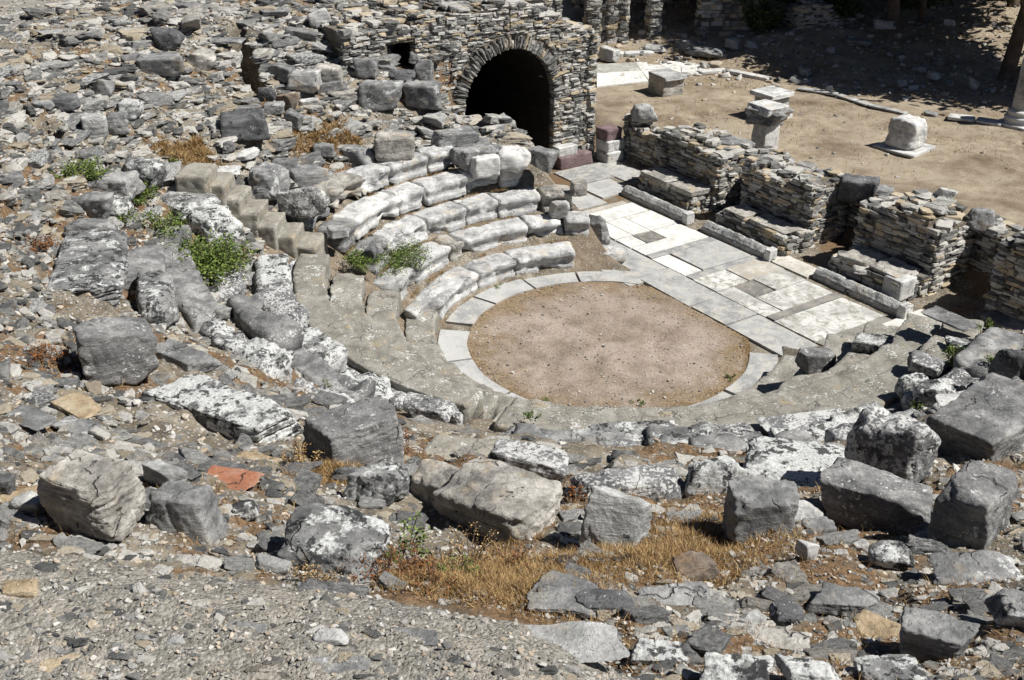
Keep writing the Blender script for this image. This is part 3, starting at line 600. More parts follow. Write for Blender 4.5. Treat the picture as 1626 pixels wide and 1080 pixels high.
H((424, 97, 471, 131), 'cube', 'grey', 'grey block with a flat rough top right of the dark fissure', 'block', yaw=-30, dr=.7, hr=.6, tilt=8)
H((454, 112, 513, 154), 'shard', 'pale', 'pale fractured block with a black shadowed underside', 'block', yaw=-15, dr=.7, hr=.6)
H((499, 108, 546, 146), 'block', 'cream', 'creamy upright block beside the pale fractured one', 'block', yaw=0, dr=.6, hr=.8)
H((409, 143, 440, 168), 'boulder', 'dark', 'small dark boulder below the grey block by the fissure', yaw=0)
H((436, 141, 476, 172), 'shard', 'brown', 'brown stained broken stone below the fractured block', yaw=-20, dr=.6)
H((474, 153, 506, 168), 'block', 'marble', 'small white stone right of the brown stained one', 'stone', 'loose_stone', yaw=5, dr=.5, hr=.4)
H((496, 222, 533, 247), 'block', 'grey', 'small grey block alone above the wing seats', 'block', yaw=0, dr=.7, hr=.6)
H((367, 232, 413, 256), 'shard', 'marble', 'flat white stone in dry grass above the steps', 'stone', 'loose_stone', yaw=15, dr=.6, hr=.35)
H((335, 262, 384, 278), 'shard', 'marble', 'white wedge of stone at the head of the steps', 'stone', 'loose_stone', yaw=8, dr=.6, hr=.3)
H((560, 98, 602, 133), 'block', 'grey', 'cracked grey block left of the niche in the hillside', 'block', yaw=0, dr=.6, hr=.8)
H((612, 108, 660, 131), 'boulder', 'dark', 'dark low boulder below the niche', yaw=10, hr=.5)
H((648, 80, 668, 100), 'shard', 'grey', 'stone lodged in the mouth of the niche', yaw=20, dr=.8, hr=.9)
H((657, 90, 689, 127), 'block', 'grey', 'upright grey block right of the niche', 'block', yaw=-5, dr=.5, hr=1.0)
H((569, 126, 641, 177), 'block', 'grey', 'large dark grey block in the middle of the upper slope', 'block', yaw=8, dr=.6, hr=.6, ref='the large dark grey block')
H((637, 123, 702, 172), 'block', 'grey', 'large concave grey block right of a dark grey one', 'block', yaw=-12, dr=.6, hr=.7)
H((592, 209, 659, 258), 'block', 'cream', 'square buff and grey block above the highest wing seats', 'block', yaw=12, dr=.6, hr=.7)
H((540, 228, 598, 269), 'shard', 'grey', 'wedge shaped grey block left of the square buff one', 'block', yaw=-20, dr=.6, hr=.6)
H((683, 200, 762, 236), 'block', 'grey', 'weathered grey seat fragment above the wing seats', 'block', yaw=25, dr=.35, hr=.4)
H((712, 230, 806, 276), 'block', 'grey', 'big cracked grey block behind the white scroll block', 'block', yaw=22, dr=.4, hr=.45, hlim=(.3, 1.2))
H((796, 232, 848, 268), 'boulder', 'grey', 'grey broken stone at the foot of the arch slope', yaw=-20, dr=.6, surf=zf(1.35))
H((835, 248, 888, 292), 'shard', 'grey', 'grey slab end standing by the mouth of the passage', 'block', yaw=-50, dr=.6, hr=.5)
H((742, 266, 795, 306), 'block', 'marble', 'white seat fragment left of the scroll end', 'block', yaw=18, dr=.6, hr=.7)
H((786, 262, 845, 307), 'round', 'marble', 'white rounded scroll end of a seat near the arch', 'block', yaw=10, dr=.7, hr=.8)
H((870, 318, 905, 348), 'block', 'pale', 'pale block at the passage end of the middle seat row', 'block', yaw=15, dr=.7, hr=.5)
H((903, 312, 932, 340), 'block', 'cream', 'cream block nearest the passage on the middle seat row', 'block', yaw=15, dr=.7, hr=.6)
H((926, 340, 970, 392), 'shard', 'grey', 'leaning marble stub at the corner of the white stage floor', 'block', yaw=-40, dr=.5, hr=1.0, surf=zf(0.02), sink=0.02)
H((940, 389, 998, 420), 'block', 'pale', 'pale block lying at the end of the lowest seat row', 'block', yaw=-8, dr=.8, hr=.4, surf=zf(0.02), sink=0.02)
H((520, 372, 556, 396), 'block', 'pale', 'small pale block beside the lower steps', 'block', yaw=15, dr=.8, hr=.5)
H((640, 478, 682, 508), 'block', 'pale', 'short pale block between worn and concrete seats', 'block', yaw=70, dr=.7, hr=.6)
H((578, 398, 606, 438), 'shard', 'dark', 'dark stone standing in the green shrub', yaw=60, dr=.7, hr=.9)
# round the steps
H((391, 262, 463, 330), 'round', 'grey', 'smooth grey boulder just right of the concrete steps', yaw=70, dr=.7, hr=.8)
H((424, 246, 474, 277), 'boulder', 'grey', 'long grey stone behind the smooth boulder', yaw=30, dr=.5, hr=.5)
H((457, 257, 524, 299), 'split', 'grey', 'cracked grey boulder above the wing seats near the steps', yaw=20, dr=.5, hr=.5)
H((438, 300, 524, 352), 'round', 'dots', 'rounded seat end speckled with lichen right of the steps', 'block', yaw=20, dr=.5, hr=.6)
H((190, 244, 266, 298), 'round', 'lichen', 'boulder white with lichen left of the top of the steps', yaw=-30, dr=.7, hr=.7)
H((117, 266, 232, 320), 'boulder', 'smooth', 'broad smooth grey boulder among shrubs on the left', yaw=0, dr=.6, hr=.5)
H((110, 303, 184, 352), 'boulder', 'grey', 'grey boulder at the left of the shrubs', yaw=-20, dr=.7, hr=.6)
H((236, 288, 352, 348), 'boulder', 'lichen', 'long lichened boulder left of the concrete steps', yaw=-35, dr=.5, hr=.45)
H((284, 322, 386, 394), 'round', 'lichen', 'lichen covered boulder tight against the steps', yaw=-35, dr=.6, hr=.6)
H((150, 318, 215, 356), 'boulder', 'lichen', 'small lichened boulder between the shrubs on the left', yaw=-20)
H((98, 346, 186, 384), 'boulder', 'grey', 'flat grey boulder behind the huge seat block on the left', yaw=-10, dr=.5, hr=.4)
H((68, 358, 204, 506), 'strata', 'lichen', 'huge long seat block streaked with lichen at the far left', 'block', yaw=-76, dr=.42, hr=.42, tiltx=-6, hlim=(.3, 1.2), ref='the huge long seat block')
H((176, 384, 268, 474), 'block', 'grey', 'wide grey seat block right of the huge long one', 'block', yaw=-74, dr=.5, hr=.4, hlim=(.3, 1.0))
H((214, 430, 286, 522), 'round', 'lichen', 'rounded lichened seat stone above the dark cube', 'block', yaw=-76, dr=.45, hr=.5, hlim=(.3, 1.1))
H((114, 496, 252, 612), 'cube', 'smooth', 'big dark grey cube with a flat rough top and a red paint mark', 'block', yaw=28, dr=.8, hr=.75, sink=.05, ref='the big dark grey cube')
H((236, 514, 352, 596), 'block', 'grey', 'grey seat block between the dark cube and the long pale slab', 'block', yaw=-38, dr=.5, hr=.35, hlim=(.25, .8))
H((222, 570, 478, 708), 'strata', 'lichen', 'very long slab blotched white and black with lichen', 'slab', 'flat_stone', yaw=-28, dr=.34, hr=.26, hlim=(.2, .9), ref='the very long lichened slab')
H((480, 634, 642, 760), 'cube', 'smooth', 'big grey block with a flat pitted top at the lower middle', 'block', yaw=32, dr=.78, hr=.6, sink=.05, ref='the big grey block with a flat pitted top')
H((264, 440, 350, 520), 'block', 'grey', 'grey seat tread left of the lichened upper row', 'block', yaw=-62, dr=.5, hr=.3, hlim=(.2, .6))
H((336, 56, 392, 72), 'block', 'grey', 'flat slab roofing the upper end of the dark fissure', 'slab', 'flat_stone', yaw=-8, dr=.7, hr=.2, zadj=.12, hlim=(.1, .4))
# lower left foreground
H((64, 738, 238, 886), 'strata', 'cream', 'massive cream boulder with layered sides at the lower left', yaw=-25, dr=.7, hr=.6, ref='the massive cream boulder')
H((232, 772, 364, 884), 'split', 'grey', 'dark cracked boulder right of the massive cream one', yaw=-15, dr=.6, hr=.6)
H((230, 758, 308, 810), 'block', 'pale', 'bluish lichened block behind the dark cracked boulder', 'block', yaw=-30, dr=.4, hr=.4)
H((438, 798, 622, 934), 'boulder', 'lichen', 'broad boulder blotched with white lichen in dry grass', yaw=-12, dr=.7, hr=.55, ref='the broad lichen blotched boulder')
H((320, 752, 424, 808), 'block', 'red', 'flat slab stained rusty red', 'slab', 'flat_stone', yaw=-15, dr=.6, hr=.16, hlim=(.1, .35), tiltx=8)
H((368, 798, 414, 836), 'boulder', 'lichen', 'small black and white stone below the rusty red slab', yaw=10)
H((-30, 712, 104, 822), 'strata', 'buff', 'long buff slab shaped like a plank at the left edge', 'slab', 'flat_stone', yaw=32, dr=.22, hr=.14, hlim=(.1, .5))
H((14, 796, 84, 840), 'round', 'pale', 'smooth bluish stone below the plank shaped slab', yaw=-10, dr=.6, hr=.5)
H((-20, 752, 26, 802), 'strata', 'dark', 'dark layered stone on the left edge', yaw=-10)
H((405, 888, 468, 928), 'shard', 'pale', 'pale flat stone left of the broad lichened boulder', 'stone', 'loose_stone', yaw=-25, dr=.5, hr=.3)
H((545, 748, 652, 822), 'split', 'lichen', 'black and white lichened stones clotted together', yaw=-10, dr=.6, hr=.4)
H((355, 692, 450, 756), 'block', 'buff', 'beige flat slab below the very long lichened slab', 'slab', 'flat_stone', yaw=-25, dr=.6, hr=.2, hlim=(.1, .4))
H((80, 618, 162, 676), 'block', 'buff', 'beige flat slab below the big dark cube', 'slab', 'flat_stone', yaw=-35, dr=.6, hr=.2, hlim=(.1, .4))
H((0, 606, 90, 680), 'block', 'grey', 'flat bluish grey slab near the left edge', 'slab', 'flat_stone', yaw=-30, dr=.5, hr=.14, hlim=(.1, .3))
H((78, 636, 162, 690), 'block', 'grey', 'bluish grey slab below the beige one at left', 'slab', 'flat_stone', yaw=-30, dr=.5, hr=.12, hlim=(.1, .3))
# middle foreground
H((686, 722, 894, 886), 'boulder', 'cream', 'huge cream and grey boulder split by a crack in the foreground', yaw=-28, dr=.62, hr=.55, seed=41, ref='the huge cream split boulder')
H((652, 742, 774, 838), 'boulder', 'cream', 'cream boulder broken off the left side of the huge one', yaw=-30, dr=.6, hr=.55, seed=77)
H((918, 788, 1034, 900), 'shard', 'pale', 'pale grey angular slab standing alone in dry grass', 'block', yaw=-12, dr=.45, hr=.8, seed=12, tiltx=-25)
H((768, 700, 905, 782), 'block', 'dots', 'dark lichened seat block behind the huge cream boulder', 'block', yaw=-20, dr=.5, hr=.35)
H((893, 722, 1102, 800), 'round', 'dots', 'long seat block dotted white with lichen', 'block', yaw=4, dr=.34, hr=.30, hlim=(.25, .8), ref='the long dotted seat block')
H((1085, 714, 1188, 796), 'round', 'lichen', 'rounded lichened seat block right of the long dotted one', 'block', yaw=8, dr=.5, hr=.5)
H((1180, 690, 1384, 806), 'round', 'lichen', 'broad sloping boulder bright with white lichen', yaw=-18, dr=.7, hr=.35, ref='the broad bright lichened boulder')
H((1340, 648, 1494, 784), 'boulder', 'dots', 'big grey boulder dotted with lichen left of the huge dark one', yaw=-28, dr=.6, hr=.45)
H((1470, 612, 1690, 770), 'cube', 'smooth', 'huge dark tilted block at the right edge', 'block', yaw=34, dr=.6, hr=.75, hlim=(.6, 2), tilt=-14, ref='the huge dark tilted block')
H((1302, 752, 1484, 856), 'cube', 'smooth', 'flat topped block with a black shadowed face', 'block', yaw=-38, dr=.5, hr=.75, hlim=(.62, 2), sink=0.02, ref='the flat topped dark faced block')
H((1143, 768, 1268, 884), 'block', 'grey', 'squat grey block with a black left end', 'block', yaw=8, dr=.6, hr=.8, sink=0.02, ref='the squat grey block')
H((1240, 792, 1308, 840), 'shard', 'pale', 'smooth pale stone leaning on the squat grey block', yaw=0, dr=.6, hr=.4)
H((1474, 762, 1620, 888), 'cube', 'smooth', 'tall dark cube with a smooth sunlit side near the right edge', 'block', yaw=48, dr=.8, hr=1.1, hlim=(.9, 2), tiltx=4, sink=0.02, ref='the tall dark cube')
H((1376, 866, 1452, 914), 'round', 'lichen', 'small white lichened boulder in front of the flat topped block', yaw=0)
H((1258, 880, 1298, 916), 'shard', 'marble', 'small bright angular stone below the squat grey block', 'stone', 'loose_stone', yaw=20, dr=.7, hr=.6)
H((1345, 860, 1380, 886), 'shard', 'pale', 'little bluish stone left of the small lichened boulder', 'stone', 'loose_stone', yaw=-10)
H((1060, 884, 1142, 944), 'boulder', 'brown', 'brown stone with black patches in the dry grass', yaw=20, dr=.7, hr=.5)
H((1272, 818, 1330, 858), 'boulder', 'grey', 'grey stone tucked against the flat topped block', yaw=10)
H((1104, 690, 1200, 724), 'block', 'dots', 'low speckled seat stone above the rounded lichened one', 'block', yaw=10, dr=.5, hr=.3)
H((900, 672, 1088, 730), 'block', 'lichen', 'grey and white seat block behind the long dotted one', 'block', yaw=4, dr=.36, hr=.2, hlim=(.15, .5))
H((1200, 660, 1352, 706), 'block', 'dots', 'speckled grey seat block behind the bright boulder', 'block', yaw=14, dr=.4, hr=.22, hlim=(.15, .5))
H((640, 640, 730, 690), 'block', 'dots', 'lichened seat stone behind the flat pitted block', 'block', yaw=-25, dr=.5, hr=.3, hlim=(.2, .6))
H((658, 678, 800, 742), 'cube', 'step', 'smooth beige landing slab at the foot of the little stair', 'slab', 'flat_stone', yaw=-8, dr=.5, hr=.14, hlim=(.1, .25))
# right end of the seating
H((1262, 552, 1328, 596), 'block', 'smooth', 'grey block end of the lowest concrete row at right', 'block', yaw=20, dr=.6, hr=.5)
H((1352, 528, 1424, 564), 'block', 'lichen', 'lichened slab lying against the stage floor at right', 'slab', 'flat_stone', yaw=-20, dr=.6, hr=.3)
H((1418, 600, 1474, 642), 'round', 'lichen', 'round lichened stone with black shade at right', yaw=10)
H((1448, 596, 1524, 648), 'boulder', 'lichen', 'lichened boulder behind a small green sprig', yaw=-10, dr=.6)
H((1546, 588, 1614, 626), 'shard', 'smooth', 'triangular grey stone near the right edge', 'block', yaw=-20, dr=.6, hr=.7)
H((1484, 618, 1626, 654), 'block', 'marble', 'long white slab above the huge dark tilted block', 'slab', 'flat_stone', yaw=2, dr=.3, hr=.15, hlim=(.1, .4))
H((1570, 548, 1650, 612), 'boulder', 'dark', 'dark boulder at the right edge behind the triangular stone', yaw=0)
H((1440, 556, 1500, 600), 'boulder', 'dots', 'speckled stone at the end of the highest concrete row', yaw=-20)
H((1462, 478, 1562, 528), 'cube', 'smooth', 'flat grey threshold slab beyond the stage floor', 'slab', 'flat_stone', yaw=-56, dr=.5, hr=.15, hlim=(.1, .3))
H((1556, 480, 1650, 540), 'cube', 'grey', 'big flat grey slab at the right edge', 'slab', 'flat_stone', yaw=-56, dr=.6, hr=.25, hlim=(.1, .5))
H((1500, 520, 1600, 570), 'block', 'lichen', 'rough pale slab beside the big flat grey one', 'slab', 'flat_stone', yaw=-30, dr=.4, hr=.2, hlim=(.1, .4))
# bottom edge
H((896, 984, 1006, 1044), 'split', 'lichen', 'bright white stone with black lichen at the bottom edge', yaw=-20, dr=.7, hr=.5)
H((780, 1020, 1000, 1064), 'strata', 'pale', 'low pale streaked slab along the bottom edge', 'slab', 'flat_stone', yaw=4, dr=.4, hr=.15, hlim=(.1, .4))
H((1000, 1010, 1120, 1060), 'split', 'lichen', 'black and white crusted slab at the bottom right of centre', 'slab', 'flat_stone', yaw=-6, dr=.5, hr=.2)
H((1110, 1030, 1230, 1100), 'split', 'lichen', 'square lichened block cut by the bottom edge', 'block', yaw=-4, dr=.6, hr=.4)
H((1230, 1034, 1340, 1100), 'split', 'lichen', 'flat grey lichened block right of the square one on the bottom edge', 'block', yaw=-2, dr=.6, hr=.3)
H((1356, 1030, 1480, 1090), 'split', 'lichen', 'black crusted stone with white patches on the bottom edge', yaw=0, dr=.6, hr=.4)
H((1180, 1000, 1290, 1040), 'block', 'cream', 'cream flat stone with black spots near the bottom edge', 'slab', 'flat_stone', yaw=-10, dr=.5, hr=.2)
H((1360, 966, 1450, 1022), 'block', 'buff', 'greenish buff slab at the lower right', 'slab', 'flat_stone', yaw=-30, dr=.7, hr=.15, hlim=(.1, .3))
H((1220, 956, 1280, 1000), 'boulder', 'dark', 'dark small boulder at the lower right', yaw=0)
H((1172, 964, 1218, 1000), 'shard', 'pale', 'pale shard left of the dark small boulder', yaw=40)
H((912, 946, 1010, 990), 'boulder', 'dark', 'dark lichened lump above the bright white stone', yaw=0, dr=.6, hr=.5)
H((836, 928, 960, 1000), 'boulder', 'grey', 'grey crusted lump of rubble in the lower middle', yaw=-10, dr=.7, hr=.4)
H((1010, 930, 1130, 985), 'boulder', 'grey', 'low grey rubble lump below the brown stone', yaw=0, dr=.6, hr=.35)
H((1280, 912, 1400, 972), 'split', 'grey', 'broad flat grey rock at the lower right', 'slab', 'flat_stone', yaw=-8, dr=.6, hr=.2)
H((1470, 888, 1626, 950), 'boulder', 'grey', 'low grey rock near the lower right corner', yaw=0, dr=.6, hr=.3)
H((1560, 930, 1690, 1020), 'split', 'grey', 'grey slab at the lower right corner', 'slab', 'flat_stone', yaw=-30, dr=.6, hr=.2)
H((1430, 950, 1560, 1050), 'strata', 'grey', 'layered grey slab of bedrock at the lower right', 'slab', 'flat_stone', yaw=-20, dr=.7, hr=.25)
H((0, 916, 62, 960), 'strata', 'buff', 'greenish layered stone set in the mortar at the left edge', yaw=10, dr=.6, hr=.3)
H((48, 1030, 128, 1082), 'block', 'buff', 'greenish slab sunk in the mortar at the bottom left', 'slab', 'flat_stone', yaw=20, dr=.5, hr=.15, hlim=(.08, .3))
H((318, 1042, 420, 1062), 'block', 'grey', 'thin grey slab sunk in the mortar at bottom', 'slab', 'flat_stone', yaw=-6, dr=.3, hr=.1, hlim=(.05, .3))
H((455, 1050, 590, 1078), 'block', 'grey', 'long grey slab sunk in the mortar at bottom centre', 'slab', 'flat_stone', yaw=2, dr=.3, hr=.1, hlim=(.05, .3))
H((262, 1002, 302, 1030), 'shard', 'pale', 'small bluish chip on the mortar surface', 'stone', 'loose_stone', yaw=10, dr=.6, hr=.2)
H((498, 1006, 556, 1036), 'shard', 'pale', 'flat pale chip on the mortar surface', 'stone', 'loose_stone', yaw=-15, dr=.6, hr=.15)
H((620, 996, 700, 1028), 'block', 'grey', 'flat slate coloured slab in the mortar near its edge', 'slab', 'flat_stone', yaw=-6, dr=.5, hr=.1, hlim=(.05, .3))
H((355, 980, 425, 1010), 'block', 'grey', 'greenish grey slab flush in the mortar', 'slab', 'flat_stone', yaw=-5, dr=.4, hr=.1, hlim=(.05, .3))

# worn and lichened upper rows (left side and near side)
def split(t0, t1, wmin, wmax, mats, gap=(0.6, 2.2)):
    out = []; t = t0
    while t < t1 - wmin * .6:
        e = min(t1, t + random.uniform(wmin, wmax)); out.append((t, e, random.choice(mats))); t = e + random.uniform(*gap)
    return out
LM = ['lichen', 'dots', 'grey', 'lichen', 'smooth', 'dots']
ROWS = [(5.34, 1.58, split(188, 241, 7, 13, LM), 'fifth row up'),
        (5.98, 1.93, split(189, 241, 8, 14, LM) + split(254, 328, 9, 16, LM), 'sixth row up'),
        (6.72, 2.30, split(192, 249, 8, 13, LM) + split(256, 309, 9, 15, LM), 'seventh row up')]
for ri, (R_, zb, L, nm) in enumerate(ROWS):
    for i, (t0, t1, mt) in enumerate(L):
        dz_ = -0.33 * float(sst(-math.sin(math.radians(t0)), 0.5, 0.75)) + (0.1 if t0 > 300 else 0)
        seat_block(R_ + random.uniform(-0.07, 0.07), zb + dz_ + random.uniform(-0.07, 0.04), t0, t1, SEATW, mt, 'seat_block',
                   f"lichened curved seat stone, {ORD[i]} from the steps in the {nm}", 'stone seat',
                   'lichened curved seat stones of the upper rows', 100 + 20 * ri + i, amp=0.034, chip=0.16, step=0.05, wear=0.06)

# ------------------------------------------------------------------ dry stone masonry
def slib(n, cnt, s0, **kw):
    return [rock(n, s0 + i, (1, 1, 1), **kw) for i in range(cnt)]
BRICK = slib(3, 24, 500, k=40, cham=3, jit=0.10, rough=0.06, cut=(0.95, 1.2))
def masonry(name, O, ax, length, thick, hf, mat='masonry', parent=None, courses=(0.035, 0.09), lens=(0.12, 0.42), hole=None, faces=(1, 1, 1, 1), seed=1, topj=0.12, rects=(), coremat='core', depth=0.2):
    """a wall of coursed flat stones round a mortar core. O = corner, ax = unit direction of the long side, the wall lies to its left."""
    r = np.random.default_rng(seed); ax = np.array(ax); nr = np.array([-ax[1], ax[0]])
    pos = []; size = []; rz = []; yaw0 = math.atan2(ax[1], ax[0])
    z = 0.0; Hm = max(hf(u) for u in np.linspace(0, 1, 20))
    while z < Hm:
        ch = r.uniform(*courses)
        for side in range(4):
            if not faces[side]: continue
            L = length if side % 2 == 0 else thick; u = -r.uniform(0, 0.1)
            while u < L:
                l = r.uniform(*lens) * (1.0 if r.random() > 0.25 else 0.5); l = min(l, L - u + 0.05)
                if l < 0.05: break
                c = u + l / 2; dp = depth * r.uniform(0.7, 1.3); pr = r.normal(0, 0.018)
                s_ = {0: (c, dp / 2 - pr), 1: (length - dp / 2 + pr, c), 2: (c, thick - dp / 2 + pr), 3: (dp / 2 - pr, c)}[side]
                fr = s_[0] / length
                ok = z + ch * 0.5 < hf(min(max(fr, 0), 1)) + r.uniform(-topj, topj * 0.3)
                if ok and hole and side in (0, 2):
                    hc, hw, hs = hole; zc = z + ch / 2; hwz = hw + 0.02 if zc < hs else (math.sqrt(max(0, (hw + 0.34) ** 2 - (zc - hs) ** 2)))
                    lo, hi = c - l / 2, c + l / 2
                    if lo < hc + hwz and hi > hc - hwz:
                        if c < hc: hi = min(hi, hc - hwz)
                        else: lo = max(lo, hc + hwz)
                        if hi - lo < 0.05: ok = False
                        else: s_ = ((lo + hi) / 2, s_[1]); l = hi - lo; 
                if ok and side == 0 and any(s_[0] + l / 2 > r0_ and s_[0] - l / 2 < r1_ and z + ch > q0_ and z < q1_ for (r0_, r1_, q0_, q1_) in rects):
                    r0_, r1_ = rects[0][:2]
                    if s_[0] < (r0_ + r1_) / 2: lo, hi = s_[0] - l / 2, r0_
                    else: lo, hi = r1_, s_[0] + l / 2
                    if hi - lo < 0.05: ok = False
                    else: l = hi - lo; s_ = ((lo + hi) / 2, s_[1]); c = s_[0]; u = u
                if ok:
                    q = np.array(O[:2]) + ax * s_[0] + nr * s_[1]; pos.append((q[0], q[1], O[2] + z + ch / 2 + r.normal(0, 0.006)))
                    lx, ly = (l / 2 * 1.03, dp / 2) if side % 2 == 0 else (dp / 2, l / 2 * 1.03); size.append((lx, ly, ch / 2 * 1.04 * r.uniform(0.85, 1.1))); rz.append(yaw0 + r.normal(0, 0.03))
                u += l
        z += ch
    # cap stones
    A = length * thick; n = int(A * 26)
    for i in range(n):
        u, v = r.uniform(0.05, length - 0.05), r.uniform(0.05, thick - 0.05); h_ = hf(u / length)
        q = np.array(O[:2]) + ax * u + nr * v
        if hole and abs(u - hole[0]) < hole[1] and h_ < hole[2] + hole[1]: continue
        pos.append((q[0], q[1], O[2] + h_ - 0.05 + r.uniform(-0.03, 0.05))); s = r.uniform(0.07, 0.2); size.append((s, s * r.uniform(0.5, 0.9), s * r.uniform(0.18, 0.4))); rz.append(r.uniform(0, 6.3))
    n = len(pos); rx = r.normal(0, 0.03, n); ry = r.normal(0, 0.03, n)
    loc = np.array([*W_mid(O, ax, nr, length, thick), O[2]])
    me = scatter_mesh(name, BRICK, np.array(pos) - loc, np.array(size), rx, ry, np.array(rz), M[mat], False)
    o = link(name, me, parent, loc if parent is None else loc - np.array(parent.location))
    # mortar core with an uneven top
    nU = max(6, int(length / 0.12)); nV = max(3, int(thick / 0.12)); us = np.linspace(0.04, length - 0.04, nU); vs = np.linspace(0.04, thick - 0.04, nV)
    mb = MB()
    for i in range(nU - 1):
        um = (us[i] + us[i + 1]) / 2; h_ = hf(um / length) - 0.06 + r.uniform(-0.03, 0.02); zb = 0.0
        if hole and abs(um - hole[0]) < hole[1]: zb = hole[2] + math.sqrt(max(0, hole[1] ** 2 - (um - hole[0]) ** 2)) + 0.05
        if h_ <= zb + 0.05: continue
        rr_ = [q_ for q_ in rects if q_[0] - .03 < um < q_[1] + .03]
        c4 = [np.array(O[:2]) + ax * a + nr * b - loc[:2] for a, b in ((us[i], vs[0]), (us[i + 1], vs[0]), (us[i + 1], vs[-1]), (us[i], vs[-1]))]
        for z0, z1 in ([(zb, h_)] if not rr_ else [(zb, rr_[0][2]), (rr_[0][3], h_)]): mb.add([(*c, z0) for c in c4] + [(*c, z1) for c in c4], [(0, 3, 2, 1), (4, 5, 6, 7), (0, 1, 5, 4), (1, 2, 6, 5), (2, 3, 7, 6), (3, 0, 4, 7)], 0.5)
    mb.build('mortar_core', M[coremat], o)
    return o
def W_mid(O, ax, nr, L, T):
    q = np.array(O[:2]) + ax * L / 2 + nr * T / 2; return q[0], q[1]
AXL = AX; BXL = BX
# the vault wall with its arch: runs along +B at a=-8.1, thickness to -A
AB = -0.8; hc = 3.40 - AB; HW = 1.27; HS = 1.86
def vt(u):
    b = AB + u * 6.75; return float(np.interp(b, [-.8, 2.0, 3.4, 4.4, 5.95], [3.95, 4.15, 4.2, 3.85, 3.15])) + 0.06 * math.sin(b * 7)
wall = masonry('arched_wall', W3(-8.1, AB, 0), BX, 6.75, 4.2, vt, hole=(hc, HW, HS), rects=[(0.98, 1.68, 3.02, 3.60)], faces=(1, 1, 0, 0), seed=5, courses=(0.035, 0.085), lens=(0.12, 0.36), depth=0.22)
tag(wall, 'tall rubble wall with a dark round arched passage at the end of the seating', 'arched wall')
vm = MB(); r_ = np.random.default_rng(8)
for i in range(54):
    t = math.pi * (i + 0.5) / 54 ; L_ = r_.uniform(0.22, 0.40); V_, F_ = BRICK[i % 24]
    V_ = V_ * np.array([L_ / 2, 0.22, r_.uniform(.03, .042)]); an = t; rr_ = HW + L_ / 2 - 0.02
    x_ = V_[:, 0] * math.cos(an) - V_[:, 2] * math.sin(an); z_ = V_[:, 0] * math.sin(an) + V_[:, 2] * math.cos(an)
    u_ = hc + rr_ * math.cos(t) + x_; zz_ = HS + rr_ * math.sin(t) + z_; n_ = 0.18 + V_[:, 1] - r_.uniform(0, 0.04)
    P_ = np.array(W2(-8.1, AB))[None] + BX[None] * u_[:, None] - AX[None] * n_[:, None]
    vm.add(np.c_[P_, zz_] - np.array(wall.location), F_, r_.uniform(.15, .62))
vm.build('arch_ring', M['masonry'], wall, smooth=False)
# inside of the vault: walls, barrel and end sheet, coloured near black for its shade
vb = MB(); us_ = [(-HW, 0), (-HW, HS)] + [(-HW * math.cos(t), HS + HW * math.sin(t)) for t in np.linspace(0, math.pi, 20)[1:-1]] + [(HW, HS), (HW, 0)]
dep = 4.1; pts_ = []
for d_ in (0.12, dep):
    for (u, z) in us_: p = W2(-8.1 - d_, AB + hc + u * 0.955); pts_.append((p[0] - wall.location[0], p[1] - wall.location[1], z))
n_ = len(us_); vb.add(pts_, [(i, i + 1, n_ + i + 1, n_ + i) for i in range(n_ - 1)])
o_ = vb.build('vault_lining', M['painted_shade'], wall)
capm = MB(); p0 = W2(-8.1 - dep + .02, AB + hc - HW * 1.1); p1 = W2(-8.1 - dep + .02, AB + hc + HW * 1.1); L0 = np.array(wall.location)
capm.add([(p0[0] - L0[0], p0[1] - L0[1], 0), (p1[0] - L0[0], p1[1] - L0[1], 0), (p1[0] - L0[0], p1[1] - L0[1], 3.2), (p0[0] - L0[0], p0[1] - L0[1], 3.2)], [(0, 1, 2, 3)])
capm.build('shade_end', M['painted_shade'], wall)  # added dark sheet across the passage, its blackness painted as shade
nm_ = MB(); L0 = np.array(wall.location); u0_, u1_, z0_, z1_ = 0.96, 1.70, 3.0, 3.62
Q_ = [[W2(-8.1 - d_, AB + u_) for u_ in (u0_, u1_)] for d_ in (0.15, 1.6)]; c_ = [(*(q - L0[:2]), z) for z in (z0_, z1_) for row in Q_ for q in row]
nm_.add(c_, [(0, 1, 3, 2), (4, 6, 7, 5), (0, 2, 6, 4), (1, 5, 7, 3), (2, 3, 7, 6)]); nm_.build('niche_lining', M['painted_shade'], wall)  # recess walls blackened in colour to look shaded
def blk(name, a0, a1, b0, b1, z0, z1, mat, label, cat='block', parent=None, seed=0, k=50, rough=0.015, jit=0.02, group=None, rz=0):
    L_, D_, H_ = (a1 - a0) / 2, (b1 - b0) / 2, (z1 - z0) / 2
    n = int(np.clip(max(L_, D_, H_) * 2 / 0.05, 10, 30)); V, F = rock(n, seed + 900, (L_, D_, H_), k=k, cham=2, jit=jit, rough=rough, cut=(1.12, 1.25))
    # sharpen along the long axis
    V = rotz(V, math.radians(-56 + rz)); c = W3((a0 + a1) / 2, (b0 + b1) / 2, (z0 + z1) / 2)
    o = link(name, mesh_np(name, V, F, M[mat], True), parent, c if parent is None else c - np.array(parent.location))
    if parent is None: tag(o, label, cat, group)
    return o
blk('stone_block', -8.3, -7.78, 4.72, 5.7, 0.0, 0.3, 'porphyry', 'purple stone block at the foot of the arched wall', seed=1)
blk('stone_block', -8.2, -7.85, 4.66, 5.3, 0.3, 0.55, 'marble', 'white block resting on the purple one beside the arch', seed=2)
blk('stone_block', -8.0, -7.5, 5.95, 6.5, 0.0, 0.28, 'marble', 'white block at the outer corner of the arched wall', seed=3)
blk('stone_block', -8.1, -7.6, 6.0, 6.5, 0.55, 0.85, 'porphyry', 'purple block above the white corner block', seed=4)
